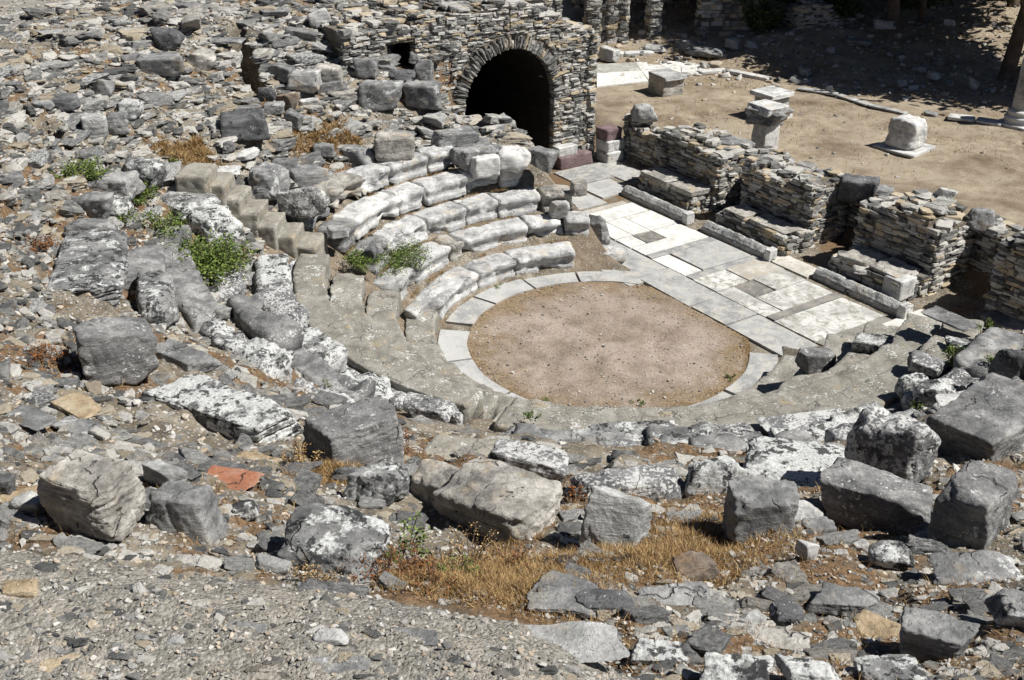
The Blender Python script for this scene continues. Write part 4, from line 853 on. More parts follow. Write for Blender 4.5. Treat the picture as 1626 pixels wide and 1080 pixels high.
blk('stone_block', -8.05, -7.55, 6.0, 6.6, 0.28, 0.55, 'marble', 'white block between two others at the corner of the arched wall', seed=5)
# piers of the stage building, each with its low bench in front
PIERS = [(-5.5, -3.55, 5.95, 7.1, 1.32), (-2.85, -0.9, 6.0, 7.1, 1.30), (0.15, 1.95, 6.2, 7.3, 1.42), (3.0, 4.6, 6.5, 7.6, 1.5)]
BEN = [(-5.45, -3.7, 5.3, 5.95, 0.5), (-2.8, -0.85, 5.3, 6.0, 0.46), (0.3, 1.9, 5.35, 6.2, 0.5), None]
PN = ['first rubble pier from the arch, with a marble topped bench in front', 'second rubble pier from the arch, with a flat bench in front', 'third rubble pier from the arch, large and square with a bench in front', 'rubble pier at the right edge, mostly in shade']
for i, (a0, a1, b0, b1, h) in enumerate(PIERS):
    root = empty('masonry_pier', W3((a0 + a1) / 2, (b0 + b1) / 2, 0), PN[i], 'stone pier', 'piers of the stage building')
    hf = (lambda h, i: lambda u: h + 0.10 * math.sin(u * 6 + i * 2) + 0.05 * math.sin(u * 17 + i))(h, i)
    masonry('pier_masonry', W3(a0, b0, 0), AX, a1 - a0, b1 - b0, hf, parent=root, seed=20 + i, topj=0.1)
    if BEN[i]:
        c0, c1, d0, d1, hb = BEN[i]
        masonry('bench_masonry', W3(c0, d0, 0), AX, c1 - c0, d1 - d0, lambda u, hb=hb: hb - 0.05, parent=root, seed=40 + i, topj=0.02)
        if i == 0:
            for j, (e0, e1) in enumerate([(c0 - .02, c0 + 1.0), (c0 + 1.01, c1 + .05)]):
                blk('bench_top', e0, e1, d0 - .04, d1 - 0.1, hb - 0.06, hb + 0.06, 'cream', None, parent=root, seed=60 + j)
        if i in (1, 2):
            for j, (e0, e1) in enumerate([(c0 + .1, c0 + .75), (c0 + .8, c1 - .1)]): blk('bench_top', e0, e1, d0 + .03, d1 - 0.12, hb - 0.07, hb + 0.03, 'cream', None, parent=root, seed=66 + j + 2 * i, rough=.04, jit=.06)
        if i == 2: blk('bench_block', c1 - 0.35, c1 + 0.06, d0 - 0.05, d0 + 0.4, 0.12, hb + 0.02, 'marble', None, parent=root, seed=64)
# marble kerbs along the stage
def kerb(a0, a1, b, name, label, seed):
    root = empty('marble_kerb', W3((a0 + a1) / 2, b, 0), label, 'kerb', 'marble kerbs along the stage')
    L = (a1 - a0); n = int(L / 0.04); prf = [(-.10, 0), (-.10, .10), (-.085, .115), (-.085, .14), (-.06, .165), (-.03, .20), (.02, .235), (.07, .235), (.12, .20), (.12, 0)]
    m = len(prf); V = []
    for i in range(n + 1):
        u = -L / 2 + L * i / n
        for (y, z) in prf: V.append((u, y, z))
    V = np.array(V); V += 0.016 * np.stack([fbm(V * 6 + seed * 3 + q * 9, 3, q) for q in range(3)], -1); V = rotz(V, math.radians(-56))
    F = [[i * m + j, (i + 1) * m + j, (i + 1) * m + (j + 1) % m, i * m + (j + 1) % m] for i in range(n) for j in range(m)]
    F = [f[::-1] for f in F] + [list(range(m)), list(range(n * m, n * m + m))[::-1]]
    link('moulded_bar', mesh_np(name, V, F, M['pale'], False), root)
    base_ = blk('end_block', a1 - 0.13, a1 + 0.03, b - 0.13, b + 0.1, 0.0, 0.27, 'marble', None, parent=root, seed=seed + 70)
kerb(-5.55, -3.3, 4.93, 'kerb', 'moulded marble kerb in front of the first pier', 1)
kerb(-2.85, -0.85, 4.95, 'kerb', 'moulded marble kerb in front of the second pier', 2)
kerb(0.2, 2.35, 5.08, 'kerb', 'moulded marble kerb in front of the third pier', 3)
# low wall behind the piers
def low(u): return 0.92 + 0.18 * math.sin(u * 9) + 0.1 * math.sin(u * 31)
lw = masonry('rubble_wall', W3(-5.9, 7.15, 0), AX, 3.0, 0.7, lambda u: 0.98 + 0.12 * math.sin(u * 11), seed=71); tag(lw, 'low rubble wall behind the first pier', 'stone wall', 'low rubble walls behind the piers')
lw = masonry('rubble_wall', W3(-2.9, 7.2, 0), AX, 2.9, 0.7, lambda u: 0.9 + 0.1 * math.sin(u * 9 + 1), seed=72); tag(lw, 'low rubble wall behind the second pier, with dark boulders on it', 'stone wall', 'low rubble walls behind the piers')
lw = masonry('rubble_wall', W3(0.0, 7.35, 0), AX, 3.3, 0.7, lambda u: 1.12 + 0.1 * math.sin(u * 12), seed=73); tag(lw, 'low rubble wall behind the third pier', 'stone wall', 'low rubble walls behind the piers')
lw = masonry('rubble_wall', W3(3.3, 7.65, 0), AX, 3.4, 0.7, lambda u: 1.15 + 0.1 * math.sin(u * 10), seed=74); tag(lw, 'low rubble wall at the right edge beside the plaza', 'stone wall', 'low rubble walls behind the piers')
lw = masonry('rubble_wall', W3(-7.7, 6.65, 0), AX, 2.1, 0.6, lambda u: 1.05 - 0.35 * u + 0.1 * math.sin(u * 14), seed=75); tag(lw, 'crumbling rubble wall between the arched wall and the first pier', 'stone wall', 'low rubble walls behind the piers')
H((1000, 164, 1044, 196), 'round', 'pale', 'pale round boulder on the crumbling wall by the plaza', yaw=0, surf=zf(1.0), sink=.02)
H((1322, 275, 1398, 325), 'boulder', 'dark', 'dark boulder with a sunlit top behind the third pier', yaw=-20, surf=zf(.85), sink=.02)
H((1480, 298, 1522, 326), 'shard', 'marble', 'pale bluish stone on the wall behind the third pier', yaw=-20, surf=zf(1.1), sink=.02)
H((1530, 330, 1580, 372), 'boulder', 'grey', 'grey boulder on the wall at the right edge', yaw=0, surf=zf(1.1), sink=.02)
H((1290, 268, 1330, 300), 'boulder', 'grey', 'grey stone on the wall between the second and third piers', yaw=0, surf=zf(.9), sink=.02)
H((1360, 290, 1420, 316), 'block', 'grey', 'flat grey stone right of the dark boulder on the wall', yaw=-25, surf=zf(1.0), sink=.02)
H((1120, 214, 1200, 248), 'strata', 'grey', 'layered flat stone on the wall behind the first pier', 'slab', 'flat_stone', yaw=-20, dr=.5, hr=.25, surf=zf(1.0), sink=.02)
H((1205, 245, 1262, 272), 'boulder', 'pale', 'pale stone on the wall behind the second pier', yaw=-10, surf=zf(.95), sink=.02)

# ------------------------------------------------------------------ things on the plaza
def part(parent, name, V, F, mat, off, smooth=True): return link(name, mesh_np(name, V, F, M[mat], smooth), parent, off)
def cubeblk(parent, name, dims, mat, off, yaw, seed, k=50, rough=0.015, jit=0.02, cham=2, cut=(1.12, 1.25), taper=0):
    V, F = rock(18, seed, dims, k=k, cham=cham, jit=jit, rough=rough, cut=cut, taper=taper); return part(parent, name, rotz(V, yaw), F, mat, off)
pz = 0.5
p = atz(1212, 242, pz); r0 = empty('pedestal', (p[0], p[1], pz), 'two tone marble pedestal carrying a broken capital, just behind the first wall', 'pedestal')
cubeblk(r0, 'shaft', (0.24, 0.26, 0.42), 'marble', (0, 0, 0.36), math.radians(-56), 811, taper=0.08)
p2 = p; cp = empty('broken_capital', (p[0], p[1], pz + 0.76), 'broken grey marble capital resting on the two tone pedestal', 'capital')
cubeblk(cp, 'top_slab', (0.40, 0.34, 0.10), 'marble', (0, 0, 0.36), math.radians(-56), 812, k=30, rough=0.04, jit=0.06)
cubeblk(cp, 'body', (0.32, 0.30, 0.2), 'grey', (0.02, 0, 0.16), math.radians(-40), 813, k=14, rough=0.1, jit=0.15, taper=-0.35)
p = atz(1222, 186, pz); r0 = empty('pedestal', (p[0], p[1], pz), 'low square pedestal with an overhanging top slab behind the capital', 'pedestal')
cubeblk(r0, 'plinth', (0.42, 0.42, 0.07), 'marble', (0, 0, 0.05), math.radians(-56), 821)
cubeblk(r0, 'shaft', (0.34, 0.34, 0.28), 'pale', (0, 0, 0.36), math.radians(-56), 822)
cubeblk(r0, 'top_slab', (0.44, 0.44, 0.055), 'marble', (0, 0, 0.67), math.radians(-56), 823)
p = atz(1436, 236, pz); r0 = empty('carved_block', (p[0], p[1], pz + .05), 'worn carved marble block standing on a square slab in the plaza', 'carved block')
cubeblk(r0, 'body', (0.36, 0.36, 0.36), 'marble', (0, 0, 0.36), math.radians(-50), 831, k=20, rough=0.05, jit=0.08, cham=5, cut=(0.95, 1.1), taper=0.12)
r1 = blk('base_slab', 0, 0.01, 0, 0.01, 0, 0.01, 'marble', 'x'); bpy.data.objects.remove(r1)
cubeblk(r0, 'base_slab', (0.56, 0.56, 0.04), 'marble', (0, 0, -0.02), math.radians(-50), 832)
p = atz(1057, 150, 0.45); r0 = empty('altar_block', (p[0], p[1], 0.4), 'square grey altar like block beside the white marble floor', 'block')
cubeblk(r0, 'body', (0.40, 0.36, 0.32), 'cream', (0, 0, 0.33), math.radians(-62), 841, k=40)
cubeblk(r0, 'rim', (0.44, 0.40, 0.05), 'pale', (0, 0, 0.62), math.radians(-62), 842, k=50)
cubeblk(r0, 'foot', (0.46, 0.42, 0.04), 'marble', (0, 0, 0.03), math.radians(-62), 843, k=50)
# column at the right edge
def lathe(prof, n=40):
    V = [(r * math.cos(2 * math.pi * j / n), r * math.sin(2 * math.pi * j / n), z) for (r, z) in prof for j in range(n)]
    F = [[i * n + j, i * n + (j + 1) % n, (i + 1) * n + (j + 1) % n, (i + 1) * n + j] for i in range(len(prof) - 1) for j in range(n)]
    F.append(list(range((len(prof) - 1) * n, len(prof) * n))); return np.array(V), F
p = atz(1619, 200, pz); r0 = empty('column', (p[0], p[1], pz), 'broken pale column on a moulded base at the right edge of the plaza', 'column')
V_, F_ = lathe([(.42, .0), (.42, .06), (.40, .08), (.43, .11), (.44, .15), (.40, .19), (.36, .20), (.35, .24), (.38, .27), (.385, .31), (.35, .34), (.31, .36)]); part(r0, 'base', V_, F_, 'marble', (0, 0, 0.1))
zz_ = np.linspace(0, 1.0, 20); V_, F_ = lathe([(.29 - .02 * z, z * 1.3) for z in zz_]); V_ += 0.012 * np.stack([fbm(V_ * 3 + q, 3, q) for q in range(3)], -1); V_[:, 2] += 0.06 * (V_[:, 2] > 1.2) * vn(V_ * 6); part(r0, 'shaft', V_, F_, 'pale', (0, 0, 0.45))
cubeblk(r0, 'plinth', (0.48, 0.48, 0.06), 'marble', (0, 0, 0.05), math.radians(-56), 851)
# stylobate edge and marble floor far left of the plaza
def strip_px(name, pts, z, mat, kind='structure', th=0.05):
    P_ = [atz(x, y, z)[:2] for x, y in pts]; return poly_sheet(name, [P_], z, M[mat], gap=0.0)
def quad_px(name, quads, z, mat):
    return poly_sheet(name, [[atz(x, y, z)[:2] for x, y in q] for q in quads], z, M[mat], gap=0.01)
quad_px('marble_pavement', [[(946, 102), (1010, 99), (1018, 112), (947, 116)], [(1010, 99), (1066, 97), (1082, 108), (1018, 112)], [(1066, 97), (1108, 100), (1122, 113), (1082, 120), (1082, 108)], [(947, 116), (1018, 112), (1030, 128), (948, 137)], [(1018, 112), (1082, 108), (1082, 120), (1030, 128)]], 0.56, 'white_slab')
def edging(name, pts, label, w_, h_, mat, seed, z=0.5):
    """a line of kerb stones"""
    mb = MB(); r = np.random.default_rng(seed); W = [atz(x, y, z) for x, y in pts]; cen = np.mean(W, 0)
    for (p, q) in zip(W[:-1], W[1:]):
        d = q - p; L = np.linalg.norm(d[:2]); u = d / L; yaw = math.atan2(u[1], u[0]); s = 0
        while s < L - 0.1:
            l = min(r.uniform(0.7, 1.5), L - s); V, F = rock(6, int(r.integers(1e4)), (l / 2 * 0.99, w_ / 2, h_ / 2), k=40, cham=1, jit=0.02, rough=0.02, cut=(1.1, 1.2))
            c = p + u * (s + l / 2); mb.add(rotz(V, yaw) + np.array([c[0], c[1], z + h_ / 2 + r.uniform(-.01, .01)]) - cen, F); s += l
    o = mb.build(name, M[mat], None, cen, smooth=True); tag(o, label, 'kerb'); return o
edging('stone_kerb', [(1110, 118), (1152, 114), (1222, 128)], 'thin marble kerb at the corner of the plaza', .3, .1, 'marble', 3, 0.5)
edging('stone_kerb', [(1268, 142), (1330, 152), (1380, 168), (1440, 182)], 'half buried kerb between the plaza and the bank', .25, .05, 'pale', 4, 0.53)
edging('stone_kerb', [(1506, 187), (1550, 192), (1592, 198)], 'marble kerb leading to the column base', .45, .08, 'marble', 5, 0.53)
edging('stone_kerb', [(950, 88), (990, 90), (1040, 88)], 'marble kerb behind the white marble floor', .35, .14, 'marble', 6, 0.55)
for (bx_, k_, m_, l_, c_, nm_) in [((1070, 62, 1108, 82), 'block', 'grey', 'grey block in the ruins behind the marble floor', 'block', None),
        ((1086, 72, 1152, 92), 'round', 'grey', 'fallen column drum lying by the marble floor', 'column piece', 'column_drum'), ((1150, 60, 1174, 80), 'round', 'pale', 'upright round end of the fallen column', 'column piece', 'column_drum'),
        ((1252, 120, 1292, 135), 'block', 'grey', 'flat grey slab on the bank carrying a small block', 'slab', 'flat_stone'), ((1268, 108, 1288, 122), 'block', 'pale', 'small pale block on the flat slab of the bank', 'block', None),
        ((1308, 136, 1322, 150), 'shard', 'pale', 'small pale upright stone by the kerb', 'stone', 'loose_stone'), ((1446, 103, 1472, 116), 'block', 'pale', 'white block in the tree shade', 'block', None),
        ((1472, 112, 1494, 128), 'shard', 'pale', 'tilted stone in the tree shade', 'stone', 'loose_stone'), ((1498, 30, 1518, 42), 'block', 'marble', 'white stone on the sunny bank between the trees', 'stone', 'loose_stone'),
        ((1466, 175, 1490, 186), 'round', 'grey', 'low grey stone on the kerb line', 'stone', 'loose_stone'), ((1538, 124, 1556, 144), 'shard', 'pale', 'pointed stone in the shade near the column', 'stone', 'loose_stone'),
        ((1020, 70, 1062, 84), 'block', 'pale', 'pale low block before the ruined building', 'block', None), ((950, 72, 985, 100), 'block', 'pale', 'pale stacked block by the arched wall corner', 'block', None), ((1386, 30, 1420, 48), 'boulder', 'pale', 'pale boulder beside the darker tree trunk', 'boulder', None), ((1340, 60, 1385, 74), 'boulder', 'grey', 'grey rock on the shaded bank', 'boulder', None)]:
    H(bx_, k_, m_, l_, c_, name=nm_, yaw=-30, surf=base, sink=.05)
# loose rubble scattered on the bank
# ruined building behind
def bw(px0, px1, y, h, label, seed, th=0.5, doors=()):
    p = hit(px0, y[0]); q = hit(px1, y[1]); d = (q - p)[:2]; L = np.linalg.norm(d)
    o = masonry('building_wall', np.array([p[0], p[1], min(p[2], q[2]) - .1]), d / L, L, th, lambda u: h, seed=seed, courses=(0.09, 0.2), lens=(0.2, 0.6), depth=0.3); return o
root = empty('ruined_building', atz(1040, 60, .5), 'ruined stone building with dark doorways behind the arched wall', 'building')
for j, (x0, x1, y0, y1, h) in enumerate([(930, 952, 68, 67, 3.6), (963, 996, 66, 63, 3.6), (1030, 1048, 60, 58, 3.6), (1110, 1200, 54, 46, 3.4)]):
    o = bw(x0, x1, (y0, y1), h, '', 90 + j); o.parent = root; o.location = Vector(o.location) - root.location; o['part'] = 1; del o['part']
# wall between small window: fill under and above
for j, (x0, x1, y0, y1, z0, h) in enumerate([(952, 963, 65, 64, 0, 1.3)]):
    o = bw(x0, x1, (y0, y1), h, '', 97 + j); o.parent = root; o.location = Vector(o.location) - root.location
p = atz(925, 20, 1.2); q = atz(1230, 12, 1.2); mbk = MB()
pa = hit(930, 62); pb = hit(1200, 42); d_ = (pb - pa)[:2]; L_ = np.linalg.norm(d_); d_ /= L_; n_ = np.array([-d_[1], d_[0]])
o = masonry('back_wall', np.array([*(pa[:2] + n_ * 3.0), 0.4]), d_, L_, 0.7, lambda u: 4.2, seed=99, courses=(0.12, 0.25), lens=(0.3, 0.8)); o.parent = root; o.location = Vector(o.location) - root.location
lx = masonry('roof_slab', np.array([*(pa[:2] - n_ * 0.1), 4.0]), d_, L_, 3.9, lambda u: 0.25, seed=98, courses=(0.12, 0.2), lens=(0.3, 0.8)); lx.parent = root; lx.location = Vector(lx.location) - root.location
# masonry stub and lintel above the vault
ms = masonry('masonry_stub', W3(-11.5, 4.3, 2.8), BX, 1.0, 1.2, lambda u: 1.9, seed=101); tag(ms, 'ruined masonry stub above the right shoulder of the arch', 'stone wall')
ms = masonry('masonry_stub', W3(-11.3, 5.9, 0.4), BX, 1.3, 1.0, lambda u: 3.9, seed=102); tag(ms, 'tall masonry stub right of the dark gap behind the arch', 'stone wall')
# heap of masonry under the trees
hm = masonry('rubble_wall', atz(1262, 58, .9), np.array([.96, .28]), 2.2, 0.8, lambda u: 0.8 + .3 * math.sin(u * 5), seed=103); tag(hm, 'warm coloured rubble wall below the trees at the top', 'stone wall')
hm = masonry('rubble_wall', atz(1100, 62, .5), np.array([.93, -.37]), 3.0, 0.6, lambda u: 0.4 + .1 * math.sin(u * 9), seed=104); tag(hm, 'low curved footing wall before the ruined building', 'stone wall')

# ------------------------------------------------------------------ loose stones of the rubble slopes
SLAB = slib(5, 36, 600, k=50, cham=6, jit=0.24, rough=0.07, cut=(0.72, 1.15))
def free(x, y, m=1.0):
    ok = np.ones(len(x), bool)
    for (fx, fy, r) in FOOT: ok &= (np.hypot(x - fx, y - fy) > r * m)
    return ok
def cand(n, dens_seed=0):
    """random spots on the slopes seen by the camera"""
    th = RNG.uniform(math.radians(88), math.radians(372 if dens_seed else 350), n); R = np.sqrt(RNG.uniform(5.9 ** 2, 14.6 ** 2, n))
    x = R * np.cos(th); y = R * np.sin(th); z = ground(x, y); q = proj(np.stack([x, y, z], -1))
    a = x * AX[0] + y * AX[1]; b = x * BX[0] + y * BX[1]
    mg = 1100 if dens_seed else 60; ok = (q[:, 0] > -mg) & (q[:, 0] < 1630 + mg) & (q[:, 1] > -50 - mg * .3) & (q[:, 1] < 1140 + mg * .3) & (z > 0.5) & (q[:, 2] > 1.5)
    ok &= ~((R < 8.2) & (th > math.radians(186)) & (th < math.radians(320)) & (RNG.random(n) < 0.85))
    return x[ok], y[ok], z[ok], q[ok], R[ok], th[ok]
def inview(x, y, z):
    """keeps spots whose line of sight is not blocked by the terrain"""
    P = np.stack([x, y, z + 0.12], -1); vis = np.ones(len(x), bool)
    for t in np.linspace(0.3, 0.98, 24):
        Q = CAM + (P - CAM) * t; vis &= Q[:, 2] > base(Q[:, 0], Q[:, 1]) - 0.1
    return vis
def hitv(px, py):
    X_ = (px - 813) / FPX; Y_ = (540 - py) / FPX
    d = np.stack([X_, math.cos(PITCH) + Y_ * math.sin(PITCH), -math.sin(PITCH) + Y_ * math.cos(PITCH)], -1)
    t = np.geomspace(2, 48, 420); out = np.zeros((len(px), 3)); 
    for c in range(0, len(px), 4000):
        P = CAM + d[c:c + 4000, None] * t[None, :, None]; g = base(P[..., 0], P[..., 1]); i = np.argmax(P[..., 2] < g, 1); out[c:c + 4000] = P[np.arange(len(i)), i]
    return out
def cavea(x, y):
    R = np.hypot(x, y); b = x * BX[0] + y * BX[1]; a = x * AX[0] + y * AX[1]; th = np.arctan2(y, x) % (2 * math.pi)
    ok = (R > 5.75) & (R < np.where(y > -2, 21, 15)) & (b < 4.0) & ((a > -8.1) | (b < 1.9)) & (base(x, y) > 0.6)
    return ok, R, th
# most stones are drawn evenly over the visible slopes, others evenly over the ground
n0 = 21000; p = hitv(RNG.uniform(-30, 1650, n0), RNG.uniform(-25, 1110, n0)); ok, _, _ = cavea(p[:, 0], p[:, 1]); p = p[ok] + RNG.normal(0, 0.03, (ok.sum(), 3))
x2, y2, _, q2, _, _ = cand(20000, 1); x = np.r_[p[:, 0], x2]; y = np.r_[p[:, 1], y2]; src = np.r_[np.ones(len(p)), np.zeros(len(x2))]
z = ground(x, y); q = proj(np.stack([x, y, z], -1)); R = np.hypot(x, y); th = np.arctan2(y, x) % (2 * math.pi)
HB = []   # view boxes of the big stones are kept clear of loose stones lying before them
def clear(q):
    ok = np.ones(len(q), bool)
    for (x0, y0, x1, y1, dp) in HBOX:
        mx, my = (x1 - x0) * .06, (y1 - y0) * .12; ok &= ~((q[:, 0] > x0 + mx) & (q[:, 0] < x1 - mx) & (q[:, 1] > y0 + my) & (q[:, 1] < y1 - my * .3) & (q[:, 2] < dp + 0.3))
    return ok
hollow = lambda q: np.maximum.reduce([np.exp(-(((q[:, 0] - 800) / 110) ** 2 + ((q[:, 1] - 955) / 42) ** 2)), np.exp(-(((q[:, 0] - 740) / 190) ** 2 + ((q[:, 1] - 905) / 62) ** 2)), np.exp(-(((q[:, 0] - 1090) / 150) ** 2 + ((q[:, 1] - 880) / 55) ** 2)), np.exp(-(((q[:, 0] - 510) / 50) ** 2 + ((q[:, 1] - 750) / 28) ** 2)),
    np.exp(-(((q[:, 0] - 1330) / 120) ** 2 + ((q[:, 1] - 900) / 30) ** 2)) * .8, np.exp(-(((q[:, 0] - 300) / 55) ** 2 + ((q[:, 1] - 240) / 18) ** 2)), np.exp(-(((q[:, 0] - 560) / 120) ** 2 + ((q[:, 1] - 225) / 18) ** 2)) * .6])
mt_ = (R > 13.6) & (x < -1.2)
dipz = base(x, y) - z
keep = (dipz < 0.35) & free(x, y, 0.8) & clear(q) & (RNG.random(len(x)) > hollow(q) * 1.25) & (RNG.random(len(x)) < np.where(mt_, 0.16, np.where((th > 3.6) & (R > 6), 0.62, 1.0)))
x, y, z, q, R, th, src, mt_ = [v[keep] for v in (x, y, z, q, R, th, src, mt_)]; n = len(x)
P3 = np.stack([x, y, 0 * x], -1)
L = q[:, 2] / FPX * np.clip(np.exp(RNG.normal(math.log(8.3), 0.55, n)), 3.5, np.where(q[:, 1] > 700, 30, 25)); L = np.where(src > 0, L, np.clip(np.exp(RNG.normal(math.log(0.06), 0.4, n)), .03, .15))
L = np.where(mt_, np.minimum(L, q[:, 2] / FPX * 14), L)
sz = np.stack([L, L * RNG.uniform(0.38, 0.8, n), L * RNG.uniform(0.14, 0.42, n)], -1)
yaw = th + math.pi / 2 + RNG.normal(0, 0.35, n); rx = RNG.normal(0, 0.10, n); ry = RNG.normal(0, 0.10, n)
z = z + sz[:, 2] * np.where(mt_, -0.55, RNG.uniform(-0.45, 0.42, n))
app = L / q[:, 2]; inner = (q[:, 0] > 10) & (q[:, 0] < 1616) & (q[:, 1] > 5) & (q[:, 1] < 1075)
order = np.argsort(-app * inner); big = order[:280]; rest = order[280:]
pos = np.stack([x, y, z], -1); tint = RNG.uniform(0, 1, n)
print('loose stones', n)
st = link('rubble', scatter_mesh('rubble', SLAB, pos[rest], sz[rest], rx[rest], ry[rest], yaw[rest], M['rubble'], False, tint[rest])); tag(st, 'small flat schist rubble strewn over the slopes', 'rubble', kind='stuff')
lib2 = []
for i in range(16):
    V_, F_ = rock(14, 700 + i, (1, 1, 1), k=44, cham=7, jit=0.2, rough=0.07, cut=(0.76, 1.15)); 
    for j, tn in enumerate(('grey', 'pale', 'buff', 'rubble')): pass
    lib2.append((V_, F_))
tones = [('dark grey', 'grey'), ('pale grey', 'pale'), ('cream', 'cream'), ('mid grey', 'smooth'), ('blotched', 'lichen'), ('pale grey', 'pale'), ('dark grey', 'grey')]
meshes = {}
Rf = np.array([(r[0], r[1]) for r in REFS])
for i in big:
    k = int(RNG.integers(16)); tn = tones[int(RNG.integers(len(tones)))]
    if (k, tn[1]) not in meshes: meshes[(k, tn[1])] = mesh_np('schist_slab', lib2[k][0], lib2[k][1], M[tn[1]], True)
    o = link('schist_stone', meshes[(k, tn[1])], None, pos[i]); o.rotation_euler = (rx[i], ry[i], yaw[i]); o.scale = sz[i]
    d = Rf - q[i, :2]; j = int(np.argmin(np.hypot(d[:, 0], d[:, 1] * 1.3))); dx, dy = -d[j]
    wh = ('above' if dy < 0 else 'below') if abs(dy) > abs(dx) else ('left of' if dx < 0 else 'right of')
    dist = 'just ' if math.hypot(dx, dy) < 45 else 'well ' if math.hypot(dx, dy) > 110 else ''
    szn = 'small' if L[i] < 0.2 else 'broad' if sz[i, 1] / L[i] > 0.62 else 'long'
    words = f"{szn} {tn[0]} schist slab {dist}{wh} {REFS[j][2]}".split()[:16]
    tag(o, ' '.join(words), 'stone slab', 'loose schist slabs strewn over the slopes')
# pebbles and chips
PEB = slib(3, 20, 650, k=50, cham=6, jit=0.3, rough=0.12, cut=(0.65, 1.1))
n0 = 52000; p_ = hitv(RNG.uniform(-20, 1640, n0), RNG.uniform(-10, 1100, n0)); ok, R, th = cavea(p_[:, 0], p_[:, 1]); p_, R, th = p_[ok], R[ok], th[ok]; x, y = p_[:, 0], p_[:, 1]; z = ground(x, y); q = proj(np.stack([x, y, z], -1)); fr = free(x, y, 0.7) & (RNG.random(len(x)) < np.where((R > 13.62) & (x < -1.2), 0.6, 1)); x, y, z, q, R, th = [v[fr] for v in (x, y, z, q, R, th)]; n = len(x)
L = q[:, 2] / FPX * np.clip(np.exp(RNG.normal(math.log(2.3), 0.45, n)), 0.9, 6.5); L = np.clip(L, 0.003, 0.05)
sz = np.stack([L, L * RNG.uniform(0.4, 1, n), L * RNG.uniform(0.2, 0.6, n)], -1)
pb = link('pebbles', scatter_mesh('pebbles', PEB, np.stack([x, y, z + L * 0.1], -1), sz, RNG.normal(0, .3, n), RNG.normal(0, .3, n), RNG.uniform(0, 6.3, n), M['pebble'], False)); tag(pb, 'pebbles and stone chips between the larger stones', 'pebbles', kind='stuff')
n = 1800; t_ = RNG.uniform(0, 6.283, n); R_ = 2.44 * np.sqrt(RNG.random(n)); x, y = R_ * np.cos(t_), R_ * np.sin(t_); ok = x * BX[0] + y * BX[1] < 2.05; x, y = x[ok], y[ok]; n = len(x); L = np.clip(np.exp(RNG.normal(math.log(.007), .5, n)), .003, .03)
og = link('gravel', scatter_mesh('gravel', PEB, np.stack([x, y, 0.018 + L * .3], -1), np.stack([L, L * .8, L * .5], -1), RNG.normal(0, .2, n), RNG.normal(0, .2, n), RNG.uniform(0, 6.3, n), M['pebble'], False)); tag(og, 'fine gravel scattered over the earth of the orchestra', 'gravel', kind='stuff')
# small stones on the bank and plaza
n = 3600; x = RNG.uniform(1.5, 17, n); y = RNG.uniform(7, 25, n); ok = ((x * .3 + y > 16.3 + RNG.uniform(-.6, 3, n)) | (RNG.random(n) < .35)) & (x * BX[0] + y * BX[1] > 8.3); x, y = x[ok], y[ok]; n = len(x)
L = np.exp(RNG.normal(math.log(0.04), 0.6, n)); L = np.clip(L, .012, .2); L = np.where(x * .3 + y > 16.3, L, L * .4); sz = np.stack([L, L * .7, L * .5], -1)
bs = link('bank_stones', scatter_mesh('bank_stones', SLAB, np.stack([x, y, ground(x, y) + L * .2], -1), sz, RNG.normal(0, .2, n), RNG.normal(0, .2, n), RNG.uniform(0, 6.3, n), M['pebble'], True)); tag(bs, 'small stones scattered over the bank and the plaza', 'stones', kind='stuff')

# ------------------------------------------------------------------ plants
def blades(px_, py_, pz_, ln, wd, spread=0.5, tint=None):
    n = len(px_); an = RNG.uniform(0, 6.283, n); ti = np.abs(RNG.normal(0, spread, n)); dr = np.stack([np.cos(an) * np.sin(ti), np.sin(an) * np.sin(ti), np.cos(ti)], -1)
    sd_ = np.stack([-np.sin(an), np.cos(an), 0 * an], -1) * wd[:, None]; a2 = RNG.uniform(0, 6.28, n); sd_ = np.stack([np.cos(a2), np.sin(a2), 0 * a2], -1) * wd[:, None]
    p = np.stack([px_, py_, pz_], -1); m = p + dr * ln[:, None] * 0.55; dr2 = dr + np.stack([np.cos(an), np.sin(an), -0.5 + 0 * an], -1) * 0.35; tip = m + dr2 * ln[:, None] * 0.5
    V = np.stack([p - sd_, p + sd_, m + sd_ * 0.7, m - sd_ * 0.7, tip], 1).reshape(-1, 3); b0 = (np.arange(n) * 5)[:, None]
    F = np.concatenate([b0 + np.array([[0, 1, 2, 3]]), b0 + np.array([[3, 2, 4, 4]])]).tolist(); F = [f if f[2] != f[3] else f[:3] for f in F]
    return V, F, np.repeat(RNG.uniform(0, 1, n) if tint is None else tint, 5)
def grass(name, x, y, z, l0, w0, mat, label, spread=0.7):
    n = len(x); ln = l0 * RNG.uniform(0.5, 1.4, n); V, F, t = blades(x, y, z, ln, w0 * RNG.uniform(0.6, 1.3, n), spread)
    o = link(name, mesh_np(name, V, F, M[mat], False, {'tint': t})); tag(o, label, 'grass', kind='stuff'); return o
n0 = 170000; pu = RNG.uniform(-20, 1640, n0); pv = RNG.uniform(-10, 1090, n0); kx = RNG.random(n0) < 0.0; sel = RNG.integers(0, 6, n0)
cx_ = np.array([740, 1090, 510, 800, 300, 560])[sel]; cy_ = np.array([905, 885, 750, 940, 240, 225])[sel]; sx_ = np.array([110, 85, 32, 120, 45, 80])[sel]; sy_ = np.array([38, 36, 18, 30, 14, 13])[sel]
half = RNG.random(n0) < 0.6; pu = np.where(half, cx_ + RNG.normal(0, 1, n0) * sx_, pu); pv = np.where(half, cy_ + RNG.normal(0, 1, n0) * sy_, pv)
